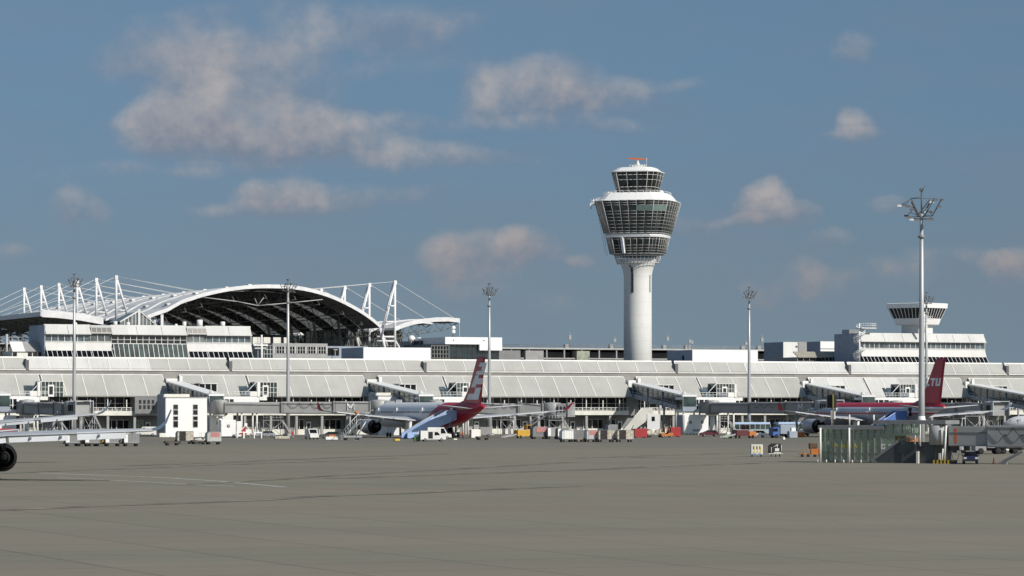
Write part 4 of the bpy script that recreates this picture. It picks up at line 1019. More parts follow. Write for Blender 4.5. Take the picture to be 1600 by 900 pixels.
# ============================================================ gangways and boarding bridges
def boarding(label, pgap, pj0, pj1, prot, cab, vj=-36, gang=True, cabin=True, mm=False, gbl=None, tz0=5.35, tz1=5.2):
    r0 = S(U(pj0, vj), vj); t = thing('boarding_bridge', label, 'boarding bridge', r0, A, 'boarding bridges along the terminal')
    inv = (Matrix.Translation(r0) @ Matrix.Rotation(A, 4, 'Z')).inverted()
    Lc = lambda w: inv @ Vector(w)
    # sloping glazed gangway
    if gang:
        a = Lc(S(U(pgap, 1)+1.9, 1, 12.6)); b = Vector((1.6, -.5, 9.3)); H = 3.6; w = 1.7
        d = (b-a); n = 10; dn = Vector((d.x, d.y, 0)).normalized(); sd = Vector((-dn.y, dn.x, 0))*-w
        MB().hexa([a-sd*1.08-Vector((0,0,.0)), b-sd*1.08, b+sd*1.08, a+sd*1.08], [p+Vector((0,0,.35)) for p in (a-sd*1.08, b-sd*1.08, b+sd*1.08, a+sd*1.08)]).build('gangway_roof', 'white_clean', t)
        MB().hexa([a-sd-Vector((0,0,H)), b-sd-Vector((0,0,H)), b+sd-Vector((0,0,H)), a+sd-Vector((0,0,H))], [p-Vector((0,0,H-1.15)) for p in (a-sd, b-sd, b+sd, a+sd)]).build('gangway_floor', 'bluegrey', t)
        g = MB().hexa([p-Vector((0,0,H-1.15)) for p in (a-sd*.95, b-sd*.95, b+sd*.95, a+sd*.95)], [a-sd*.95, b-sd*.95, b+sd*.95, a+sd*.95]).build('gangway_glazing', 'glass_green', t)
        f = MB()
        for k in range(n+1):
            for s in (-1, 1):
                p = a.lerp(b, k/n)+sd*s*1.02; f.beam(p-Vector((0,0,H+(.5 if k % 3 == 0 else 0))), p, .30 if k % 3 == 0 else .1, .30 if k % 3 == 0 else .1)
        for s in (-1, 1):
            for q in (1.6, 2.45): f.beam(a+sd*s*1.0-Vector((0,0,H-q)), b+sd*s*1.0-Vector((0,0,H-q)), .1, .1)
        f.build('gangway_frame', 'bluegrey', g)
        for k in (.3, .62):
            p = a.lerp(b, k)
            for s in (-1, 1): q = p+sd*s*.9; MB().tube((q.x, q.y, 0), (q.x, q.y, p.z-H+.1), .28, 8).build('gangway_support', 'grey', t)
    # level jetty
    L = U(pj1, vj)-U(pj0, vj)
    MB().box(0, L, 0, 4, 5.35, 6.15).box(0, L, 0, 4, 8.55, 9.15).box(L*.5, L, .02, 3.98, 6.15, 8.55).build('jetty', 'white_clean', t)
    g = MB().box(.15, L*.5, .2, 3.8, 6.15, 8.55).build('jetty_glazing', 'glass_dark', t)
    f = MB(); n = 5
    for k in range(n+1): x = .0+(L*.5-.15)*k/n; f.box(x, x+.2, -.02, .15, 6.1, 8.6)
    f.box(0, L*.5, -.01, .1, 7.1, 7.22); f.build('jetty_frame', 'white_clean', g)
    m = MB()
    rails(m, [(0,.1,9.15),(L+2,.1,9.15)], 1.15, .9, .045); m.build('jetty_railing', 'white', t)
    MB().lathe([(.55,9.15),(.55,10.2),(.4,10.5)], (.8, 1, 0), 10).build('roof_ventilator', 'white', t)
    MB().box(L-2.2, L-.4, -.1, 3.9, 9.2, 10.3).box(L+.2, L+2, .3, 3.0, 8.3, 9.1).box(L-.5, L+.1, -.2, .6, 9.15, 12.4).build('roof_box', 'white', t)
    for x in (.4, L*.33, L*.66, L-.4):
        for y in (.5, 3.5): MB().tube((x, y, 0), (x, y, 5.35), .22, 8).build('jetty_column', 'white', t)
    if cabin:
        c = MB().cbox(.4, L*.5-.2, .1, 3.6, .35, 4.9, .1).build('equipment_cabin', 'white_clean', t)
        MB().box(.2, 1.6, .4, 3.7, .2, 4.6).build('cabin_side_box', 'bluegrey', c)
        f = MB()
        for x in (2.1, L*.5-1.9): f.lathe([(.0,.0),(.42,-.02),(.42,.08)], (x, .02, 3.1), 12, 'y')
        f.box(L*.25-.9, L*.25+1.0, .03, .09, .8, 1.35); f.build('vent_fan', 'grey', c)
        f = MB()
        for k in range(6): f.box(.5+k*.9, .85+k*.9, .2, .9, 0, .34)
        f.build('cabin_foot', 'white', c)
    # rotunda
    pr = Lc(S(U(prot, vj-4.5), vj-4.5)); R = 1.7
    MB().lathe([(R,5.0),(R,8.1),(R*.96,8.3),(.2,8.45)], (pr.x, pr.y, 0), 28).build('rotunda', 'bridge_grey', t)
    MB().lathe([(.55,0),(.55,4.9)], (pr.x, pr.y, 0), 16).lathe([(1.0,4.6),(1.7,5.0)], (pr.x, pr.y, 0), 20).build('rotunda_column', 'white', t)
    MB().box(pr.x-1.2, pr.x+1.2, pr.y-1, vj*0+.2, 5.2, 8.0).build('rotunda_link', 'grey', t)
    # telescopic tunnel towards the cab
    c = Lc(cab); c.z = 0; p0 = Vector((pr.x, pr.y, 0)); d = (c-p0); Ld = d.length; d.normalize(); sd = Vector((d.y, -d.x, 0))
    def seg(q0, q1, hw, h, name, m, lo=0):
        a = p0+d*q0; b = p0+d*q1; za = tz0+(tz1-tz0)*q0/Ld-lo; zb = tz0+(tz1-tz0)*q1/Ld-lo
        vs = []
        for (p, z) in ((a, za), (b, zb)):
            vs.append([p-sd*hw+Vector((0,0,z)), p+sd*hw+Vector((0,0,z)), p+sd*hw+Vector((0,0,z+h-.25)), p+sd*(hw-.25)+Vector((0,0,z+h)), p-sd*(hw-.25)+Vector((0,0,z+h)), p-sd*hw+Vector((0,0,z+h-.25))])
        return MB().loft(vs, smooth=False).build(name, m, t)
    s1 = seg(1.2, Ld*.40, 1.45, 2.55, 'tunnel_section', 'bridge_grey')
    s2 = seg(Ld*.38, Ld*.72, 1.6, 2.75, 'tunnel_section', 'bridge_grey', .08)
    s3 = seg(Ld*.70, Ld-2.6, 1.75, 2.95, 'tunnel_section', 'bridge_grey', .16)
    for s, (q0, q1), hw, h in ((s1, (1.2, Ld*.4), 1.45, 2.55), (s2, (Ld*.38, Ld*.72), 1.6, 2.75), (s3, (Ld*.7, Ld-2.6), 1.75, 2.95)):
        f = MB()
        for e in (0, 1):
            q = q0 if e == 0 else q1-.25
            for sg in (-1, 1):
                a = p0+d*q+sd*sg*(hw+.04); f.beam(a+Vector((0,0,tz0-.1)), a+Vector((0,0,tz0+h-.15)), .25, .25)
        for sg in (-1, 1):
            for zz in (.1, h-.55): f.beam(p0+d*q0+sd*sg*(hw+.06)+Vector((0,0,tz0+zz)), p0+d*q1+sd*sg*(hw+.06)+Vector((0,0,tz0+(tz1-tz0)+zz)), .14, .14)
        f.build('section_frame', 'bridge_dark', s)
    # cable festoon
    f = MB(); n = 4; side = -1 if sd.y > 0 else 1
    for k in range(n):
        pts = []
        for j in range(9):
            q = Ld*(.42+.07*(k+j/8)); pts.append(p0+d*q+sd*side*1.82+Vector((0,0,tz0+2.3-1.1*sin(pi*j/8))))
        f.path(pts, .05, 4)
    f.build('cable_festoon', 'grey_dark', t)
    # cab with bellows
    e = p0+d*(Ld-2.6); m = MB(); an = math.atan2(d.y, d.x)
    cb = Vector((e.x, e.y, tz1-.15))+d*1.9
    f = MB().lathe([(2.1,0),(2.1,3.05),(1.9,3.25),(.3,3.4)], cb, 20).build('cab', 'bridge_grey', t)
    q = cb+d*1.3; m = MB()
    m.hexa([q-sd*1.9, q+d*2.6-sd*1.9, q+d*2.6+sd*1.9, q+sd*1.9], [x+Vector((0,0,3.1)) for x in (q-sd*1.9, q+d*2.6-sd*1.9, q+d*2.6+sd*1.9, q+sd*1.9)]).build('cab_housing', 'grey', f)
    w = MB()
    for k in range(3):
        for sg in (-1, 1):
            a = q+d*(.25+k*.8)+sd*sg*1.92+Vector((0,0,1.1)); w.beam(a, a+Vector((0,0,1.35)), .5, .06)
    w.build('cab_window', 'glass_black', f)
    w = MB()
    for k in range(5):
        a = q+d*(2.6+k*.25); h = 3.3; ww = 2.1
        w.beam(a-sd*ww+Vector((0,0,.0)), a-sd*ww+Vector((0,0,h)), .16, .16).beam(a+sd*ww, a+sd*ww+Vector((0,0,h)), .16, .16).beam(a-sd*ww+Vector((0,0,h)), a+sd*ww+Vector((0,0,h)), .16, .16)
    w.build('bellows', 'galv', f)
    # wheel carriage and stair
    a = p0+d*Ld*.80; m = MB()
    for sg in (-1, 1): m.tube(a+sd*sg*1.6+Vector((0,0,.5)), a+sd*sg*1.6+Vector((0,0,tz1+.4)), .26, 8)
    m.beam(a-sd*2+Vector((0,0,1.0)), a+sd*2+Vector((0,0,1.0)), .6, .6); wc = m.build('wheel_carriage', 'grey', t)
    m = MB()
    for sg in (-1, 1): m.lathe([(.3,-.2),(.55,-.16),(.55,.16),(.3,.2)], a+sd*sg*1.6+Vector((0,0,.55)), 12, 'y')
    m.build('carriage_wheel', 'rubber', wc)
    a = e+sd*side*2.4+d*.5+Vector((0,0,tz1)); b = a-d*7+Vector((0,0,-tz1+.1)); m = MB().beam(a, b, .12, .3).beam(a+sd*side*.9, b+sd*side*.9, .12, .3)
    for k in range(16): p = a.lerp(b, k/15); m.beam(p, p+sd*side*.9, .3, .05)
    for o in (0, .9):
        m.tube(a+sd*side*o+Vector((0,0,1)), b+sd*side*o+Vector((0,0,1)), .04, 4)
        for k in range(6): p = a.lerp(b, k/5)+sd*side*o; m.tube(p, p+Vector((0,0,1)), .03, 4)
    m.build('service_stair', 'steel', t)
    if mm:   # white letter M on the tunnel end
        a = p0+d*(Ld-8.0)+sd*side*1.86+Vector((0,0,tz0+.7)); w, h = 1.5, 1.5; m = MB(); g = -d if side*sd.y > 0 else d
        g = d
        P = lambda x, z: a+g*x+Vector((0,0,z))
        for (x0,z0),(x1,z1) in (((0,0),(0,h)),((0,h),(w/2,.45)),((w/2,.45),(w,h)),((w,h),(w,0))): m.beam(P(x0,z0), P(x1,z1), .06, .3)
        m.build('letter', 'white_clean', t)
    return t
def cabpos(px, Y): return W(px, 637, Y)
boarding('boarding bridge at the far left edge behind the parked wing', -75, -8, 62, 42, cabpos(118, 690), tz1=4.9)
boarding('boarding bridge reaching the nose of the grey and red airliner left of centre', 260, 327, 405, 344, cabpos(598, 727), mm=True, cabin=True)
boarding('idle boarding bridge behind the tail of the grey and red airliner', 575, 655, 735, 680, cabpos(868, 744), tz1=4.6)
boarding('boarding bridge with white square cabins beneath its jetty right of the mobile stairs', 988, 1067, 1150, 1113, cabpos(1290, 738), mm=True)
boarding('boarding bridge hidden behind the red-topped airliner fuselage', 1258, 1347, 1432, 1400, cabpos(1552, 745), tz1=4.9, cabin=False)
boarding('boarding bridge leaving the frame at the right edge behind the grey tunnel', 1512, 1612, 1690, 1660, cabpos(1800, 770), cabin=False)

def gate_building(label, px0, px1, v, ytop, win=True):
    a, b = U(px0, v), U(px1, v); t = thing('gate_building', label, 'gate building', S(a, v), A); L = b-a; h = Z(ytop, a, v)
    MB().box(.2, L, 0, 6, 0, h).build('wall', 'white_clean', t)
    MB().box(0, .2, -.05, 6, 0, h).box(-.02, .22, 1.2, 6, h, h+.7).build('side_wall', 'bluegrey', t)  # shade of the left wall, painted in as blue-grey
    MB().box(.2, L+.1, -.12, 6.1, h, h+.18).build('roof', 'grey', t)
    MB().box(.22, L*.62, 1.2, 6, h+.19, h+.85).build('roof_parapet', 'cream', t)
    if win:
        for cx in (L*.25, L*.72):
            for k, (z0, z1) in enumerate(((h*.82-.95, h*.82), (h*.68-.95, h*.68), (h*.52-.75, h*.52), (h*.40-1.3, h*.40))):
                w = MB().box(cx-.5, cx+.5, -.05, -.005, z0, z1).build('window', 'glass_dark', t)
                MB().box(cx-.58, cx-.5, -.09, -.01, z0-.1, z1+.1).box(cx+.5, cx+.58, -.09, -.01, z0-.1, z1+.1).box(cx-.5, cx+.5, -.09, -.01, z1, z1+.1).box(cx-.5, cx+.5, -.09, -.01, z0-.1, z0).build('frame', 'grey', w)
        MB().box(-1.6, -.1, -1.0, .3, 0, .9).box(1.0, 3.6, -1.3, -.2, 0, .12).build('kerb_box', 'cream', t)
    return t
gate_building('white windowed gate building with two columns of four square windows', 258, 323.5, -42, 621.5)
gate_building('white gate building behind the nose of the grey and red airliner', 590, 628, -20, 619, False)

# ============================================================ aircraft
def logo(m, org, ex, ey, w, h, taper=1.0, gap=.28, th=.012, nx=Vector((-1,0,0)), heavy=False):
    """LTU in heavy letters; ex text direction, ey text up"""
    st = w*.36; x = 0
    b1 = .27; t1 = .72
    if heavy: st = w*.5; b1 = .5; t1 = .55
    L = [[(0,0),(w,0),(w,h*b1),(st,h*b1),(st,h),(0,h)]]
    T = [[(w*.5-st/2,0),(w*.5+st/2,0),(w*.5+st/2,h*t1),(w,h*t1),(w,h),(0,h),(0,h*t1),(w*.5-st/2,h*t1)]]
    if heavy: st = w*.32
    Uu = [[(0,0),(w,0),(w,h),(w-st,h),(w-st,h*b1),(st,h*b1),(st,h),(0,h)]]
    for i, G_ in enumerate((L, T, Uu)):
        for poly in G_:
            pts = []
            for (a, b) in poly:
                X = a+i*(w+gap*w); k = 1+(taper-1)*X/(3*w+2*gap*w)
                pts.append(org+ex*X+ey*(b*k))
            m.add(pts, [tuple(range(len(pts)))]); m.add([p+nx*-th for p in pts], [tuple(range(len(pts)))[::-1]])
    return m
def airliner(label, loc, rz, livery, k=1.0, wz=(3.7,4.3,6.0,7.7), er=1.62, ex=9.4, ez=2.45, ey=19.0, flaps=False, group=None, gear=True, winglet_mat='plane_white', wingmat='wing_grey', droop=.6, ecol='silver', wl=0, tk=.05, wm2=None):
    t = thing('airliner', label, 'airliner', loc, rz, group)
    def body_mat():
        m = bpy.data.materials.new('fuselage_'+livery); m.use_nodes = True; T = NT(m.node_tree); b = T.n['Principled BSDF']
        tc = T.node('ShaderNodeTexCoord'); sp = T.node('ShaderNodeSeparateXYZ'); T.l.new(tc.outputs['Object'], sp.inputs[0]); x, y, z = sp.outputs
        n = T.noise(tc.outputs['Object'], .5, 4)
        if livery == 'grey_red':
            base = T.mix(n, (.70,.72,.74,1), (.78,.79,.81,1)); f = T.math('LESS_THAN', T.math('MULTIPLY_ADD', z, 1.6, y), 10.2)
            c = T.mix(f, base, (.44,.016,.04,1))
            fw = T.math('MULTIPLY', T.math('GREATER_THAN', z, 5.35), T.math('LESS_THAN', z, 5.75))
            c = T.mix(T.math('MULTIPLY', fw, .35), c, (.2,.22,.26,1))
        elif livery == 'red_top':
            base = T.mix(n, (.74,.76,.79,1), (.82,.83,.85,1))
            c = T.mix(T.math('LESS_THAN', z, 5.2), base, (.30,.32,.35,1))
            ln = T.math('MULTIPLY', T.math('GREATER_THAN', z, 5.18), T.math('LESS_THAN', z, 5.5)); c = T.mix(ln, c, (.44,.016,.04,1))
            c = T.mix(T.math('GREATER_THAN', z, 6.75), c, (.44,.016,.04,1))
            fw = T.math('MULTIPLY', T.math('GREATER_THAN', z, 5.85), T.math('LESS_THAN', z, 6.3)); c = T.mix(T.math('MULTIPLY', fw, .5), c, (.20,.28,.40,1))
        else:
            c = T.mix(n, (.60,.62,.66,1), (.70,.71,.74,1))
        T.l.new(c, b.inputs['Base Color']); b.inputs['Roughness'].default_value = .35
        return m
    bm_ = body_mat()
    st = [(0,.12,4.25),(.4,.75,4.28),(1.2,1.35,4.4),(2.4,1.95,4.6),(4,2.45,4.8),(6.2,2.76,4.92),(8,2.82,4.94),(14,2.82,4.94),(20,2.82,4.94),(26,2.82,4.94),(32,2.82,4.94),(37,2.82,4.94),(41,2.74,5.02),(44.5,2.5,5.25),(48,2.12,5.6),(51.5,1.62,6.02),(54.5,1.12,6.4),(57,.66,6.72),(58.6,.30,6.92)]
    rings = []
    for (x, r, z) in st:
        rings.append([(cos(2*pi*i/32)*r*k, (38-x)*k, (z+sin(2*pi*i/32)*r)*k) for i in range(32)])
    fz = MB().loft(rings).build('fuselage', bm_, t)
    # cabin windows and doors
    for sg in (-1, 1):
        m = MB()
        for i in range(52):
            x = 9+i*.70
            if 15.5 < x < 16.5 or 30 < x < 31.2: continue
            r = 2.83; z = 5.6; dx = math.sqrt(max(.1, r*r-(z-4.94)**2)); y = 38-x
            if x > 38: r = 2.83-(x-38)*.035; dx = math.sqrt(r*r-.3)
            m.box(sg*dx*k-.02, sg*dx*k+.02, (y-.13)*k, (y+.13)*k, (z-.2)*k, (z+.2)*k)
        m.build('cabin_windows', 'glass_dark', fz)
        for x, rr, zc, op in ((6.6,2.78,4.93,0),(17.2,2.83,4.94,0),(31.5,2.83,4.94,0),(47.9,2.14,5.58,sg < 0)):
            y = 38-x; m = MB(); dx = math.sqrt(max(.1, rr*rr-.12)); 
            m.box(sg*(dx-.25)*k, sg*(dx+.03)*k, (y-.55)*k, (y+.55)*k, 4.75*k, 6.6*k)
            m.build('cabin_door', 'black' if op else bm_, fz)
            if op: MB().box(sg*(dx+.05)*k, sg*(dx+.2)*k, (y+.6)*k, (y+1.7)*k, 4.75*k, 6.6*k).build('open_door', 'white', fz)
    # flight deck glass
    m = MB()
    for a in (-.9, -.45, 0, .45, .9):
        th = pi/2+a; p = [Vector((cos(th+d)*rr, 38-x, zc+sin(th+d)*rr*.9)) for x, rr, zc, d in ((2.2,1.88,4.62,-.18),(2.2,1.88,4.62,.18),(3.1,2.26,4.74,.16),(3.1,2.26,4.74,-.16))]
        m.add([q*k for q in p], [(0,1,2,3)])
    m.build('cockpit_window', 'glass_black', fz)
    # wings
    def sec(sg, span, le, ch, z, th):
        pr = [(0,0),(.05,.42),(.2,.85),(.4,1),(.65,.72),(.85,.32),(1,.03),(1,-.03),(.8,-.18),(.5,-.45),(.2,-.5),(.05,-.3)]
        return [Vector((sg*span, 38-(le+c*ch), z+tt*th*ch))*1 for c, tt in pr]
    def P(r): return [p*k for p in r]
    w0, w1, w2, w3 = wz
    for sg in (-1, 1):
        R = [sec(sg,2.0,19.2,11.8,w0,.075), sec(sg,9.4,24.0,7.6,w1,.065), sec(sg,19,30.2,5.0,w1+(w2-w1)*.45,tk*.9+.01), sec(sg,28.6,36.4,2.7,w2,tk)]
        w = MB().loft([P(r) for r in R]).build('wing', wingmat, t)
        R = [sec(sg,28.6,36.4,2.7,w2+.01,tk)]+([sec(sg,29.5,37.0,3.1,w2+.35,.09), sec(sg,30.2,37.9,2.9,w2+1.0,.11)] if wl else [sec(sg,29.3,37.1,2.2,w2+.35,.05), sec(sg,29.7,38.0,1.6,w2+1.0,.05)])
        q = sec(sg,30.8,40.0,1.6,w3,.14) if wl else sec(sg,30.1,39.0,.9,w3,.06); R.append(q)
        MB().loft([P(r) for r in R]).build('winglet', (wm2 or winglet_mat) if sg > 0 else winglet_mat, w)
        for j, (s0, s1) in enumerate(((3.2,9.2),(9.6,17.4),(18.6,25))):
            le = lambda s: (19.2+(s-2)*.65)+(0) if s < 9.4 else 24.0+(s-9.4)*.646
            te = lambda s: 31.0+(s-2)*.08 if s < 9.4 else 31.6+(s-9.4)*.391
            zz = lambda s: w0+(s-2)/(7.4)*(w1-w0) if s < 9.4 else w1+(s-9.4)/19.2*(w2-w1)
            dz = droop if flaps else .04; dl = 1.3 if flaps else .15; m = MB(); c = (1.8, 1.4, .9)[j]
            b = [];
            for s in (s0, s1):
                y1, y2 = 38-te(s)+c*.6, 38-te(s)-dl*.6
                b.append([Vector((sg*s, y1, zz(s)+.12)), Vector((sg*s, y2, zz(s)-dz)), Vector((sg*s, y2-.02, zz(s)-dz-.07)), Vector((sg*s, y1, zz(s)-.18))])
            m.loft([P(x) for x in b], smooth=False).build('flap' if j < 2 else 'aileron', 'wing_light', w)
        for s in (5.8, 12.5, 16.5, 21.5):
            te = 31.0+(s-2)*.08 if s < 9.4 else 31.6+(s-9.4)*.391; zz = w0+(s-2)/(7.4)*(w1-w0) if s < 9.4 else w1+(s-9.4)/19.2*(w2-w1)
            MB().lathe([(.02,-(te-38)+2.6-0),(.24,-(te-38)+1.8),(.3,-(te-38)+.8),(.2,-(te-38)-.4),(.03,-(te-38)-1.2)][::1], (0,0,0), 8, 'y', cap=False).build('flap_fairing', 'wing_grey', w).location = Vector((sg*s, 0, zz-.40))*k
            o = kids(w)[-1]; o.scale = (k, k, k)
        # engine
        ec = Vector((sg*ex, 0, ez))
        o = MB().lathe([(er*.80,ey+2.6),(er*.93,ey+3.0),(er,ey+2.3),(er*1.02,ey+.8),(er*1.0,ey-.8),(er*.92,ey-1.6)], ec, 32, 'y', cap=False)
        o.v = [tuple(Vector(v)*k) for v in o.v]; en = o.build('engine', ecol, t)
        o = MB().lathe([(er*.93,ey-1.5),(er*.84,ey-2.4),(er*.76,ey-3.0),(er*.72,ey-2.9),(er*.70,ey-1)], ec, 32, 'y', cap=False).lathe([(er*.50,ey-1.4),(er*.48,ey-2.8),(er*.36,ey-3.5),(er*.3,ey-3.4)], ec, 24, 'y', cap=False).lathe([(er*.70,ey-1.05),(er*.0,ey-1.0)], ec, 24, 'y', cap=False)
        o.v = [tuple(Vector(v)*k) for v in o.v]; o.build('nozzle', 'nozzle', en)
        o = MB().lathe([(er*.28,ey-3.0),(er*.2,ey-3.7),(.05,ey-4.4)], ec, 16, 'y'); o.v = [tuple(Vector(v)*k) for v in o.v]; o.build('exhaust_cone', 'grey_dark', en)
        o = MB().lathe([(er*.80,ey+2.5),(er*.76,ey+1.6),(.3,ey+1.5),(.02,ey+2.2)], ec, 24, 'y', cap=False); o.v = [tuple(Vector(v)*k) for v in o.v]; o.build('intake_fan', 'grey_dark', en)
        o = MB().hexa([(sg*ex-.25,ey-3.6,ez+er*.5),(sg*ex+.25,ey-3.6,ez+er*.5),(sg*ex+.25,ey+1.8,ez+er*.8),(sg*ex-.25,ey+1.8,ez+er*.8)], [(sg*ex-.2,ey-6.5,w1-.15),(sg*ex+.2,ey-6.5,w1-.15),(sg*ex+.2,ey-4,w1+.1),(sg*ex-.2,ey-4,w1+.1)])
        o.v = [tuple(Vector(v)*k) for v in o.v]; o.build('pylon', 'grey_dark' if k < 1 else 'wing_grey', en)
        # tailplane
        def tsec(span, le, ch, z): return [Vector((sg*span, 38-(le+c*ch), z+tt*.05*ch)) for c, tt in [(0,0),(.2,.8),(.5,1),(1,.02),(1,-.02),(.5,-.8),(.2,-.7)]]
        MB().loft([P(tsec(.9,49.2,5.8,6.35)), P(tsec(9.6,55.3,2.2,7.15))]).build('tailplane', wingmat, t)
    # fin
    fin = [(-6.6,7.35),(-9.6,7.9),(-13.2,11.0),(-17.6,17.3),(-18.2,17.4),(-21.3,17.4),(-20.6,15.2),(-19.1,7.2),(-15,7.0),(-9,7.0)]
    fm_ = {'grey_red': 'fin_red', 'red_top': 'fin_red'}.get(livery, 'plane_white')
    m = MB(); n = len(fin); c = (-15.5, 11)
    inner = [(c[0]+(y-c[0])*.86, c[1]+(z-c[1])*.93) for y, z in fin]
    vs = [(0, y, z) for y, z in fin]+[(.24, y, z) for y, z in inner]+[(-.24, y, z) for y, z in inner]
    m.add([Vector(v)*k for v in vs], [tuple(n+i for i in range(n)), tuple(2*n+n-1-i for i in range(n))]+[(i,(i+1)%n,n+(i+1)%n,n+i) for i in range(n)]+[((i+1)%n,i,2*n+i,2*n+(i+1)%n) for i in range(n)])
    fi = m.build('tail_fin', fm_, t)
    if livery == 'grey_red':
        m = MB(); up = Vector((0,-5.0,8.9)).normalized(); fw = Vector((0,1,0))
        logo(m, Vector((-.29,-18.2,8.3))*k, up, fw, 2.9, 6.2, .56, .04, heavy=True)
        m.build('lettering', 'white_clean', fi)
    elif livery == 'red_top':
        m = MB(); logo(m, Vector((-.29,-13.0,11.3))*k, Vector((0,-1,0)), Vector((0,-.25,1)), 1.95, 1.75, 1, .1)
        m.build('lettering', 'white_clean', fi)
    if gear:
        for sg in (-1, 1):
            m = MB().tube((sg*5.3*k,7*k,.7*k), (sg*5.0*k,7*k,3.6*k), .28*k, 8).beam((sg*5.3*k,5.9*k,.7*k), (sg*5.3*k,8.1*k,.7*k), .25*k, .25*k).box((sg*5.3-.05+sg*.5)*k, (sg*5.3+.05+sg*.5)*k, 6*k, 8*k, 1.6*k, 3.4*k)
            g = m.build('landing_gear', 'white', t)
            m = MB()
            for yy in (6.1, 7.9):
                for xx in (-.6, .6): m.wheel(((sg*5.3+xx)*k, yy*k, .66*k), .66*k, .45*k)
            m.build('gear_wheels', 'rubber', g)
        g = MB().tube((0,31.3*k,.5*k), (0,31.3*k,2.6*k), .2*k, 8).build('landing_gear', 'white', t)
        MB().wheel((-.35*k,31.3*k,.5*k), .5*k, .3*k).wheel((.35*k,31.3*k,.5*k), .5*k, .3*k).build('gear_wheels', 'rubber', g)
    return t
PH = radians(25)
p1 = Vector(((695-800)/FPX*694, 694, 0)); p2 = Vector(((1397-800)/FPX*712, 712, 0))
airliner('grey airliner with red tail and rotated white LTU lettering, seen from behind', p1, PH, 'grey_red', winglet_mat='fin_red')
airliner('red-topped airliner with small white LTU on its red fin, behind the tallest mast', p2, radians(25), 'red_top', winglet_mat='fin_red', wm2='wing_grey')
# nearest twinjet, only starboard wing and engine in frame
Yn = 296.0; rn = radians(12)
def near(px, Y, ph, ex, ey): return Vector(((px-800)/FPX*Y, Y, 0)) - (Matrix.Rotation(ph, 3, 'Z') @ Vector((ex, ey, 0)))
airliner('nearest white twinjet at the left edge, its wing and dark engine reaching into view', near(4, 296, rn, 6.2, 12.2), rn, 'white', k=.66, wz=(5.5,6.15,6.9,9.6), er=2.0, ez=3.05, flaps=True, wingmat='wing_grey', droop=.85, ecol='nozzle', wl=1, tk=.11)
airliner('second white twinjet at the left edge, wing tip above the nearer wing', near(-100, 376, radians(11), 0, 0), radians(11), 'white', k=.66, wz=(6.2,7.1,8.8,11.2), er=2.0, ez=3.6, flaps=True, droop=.5, wl=1, tk=.09)
# nose of a parked white jet at the right edge
airliner('white airliner with only its rounded nose in view at the right edge', Vector(((1731-800)/FPX*720, 720, 0)), radians(75), 'white', k=.62)
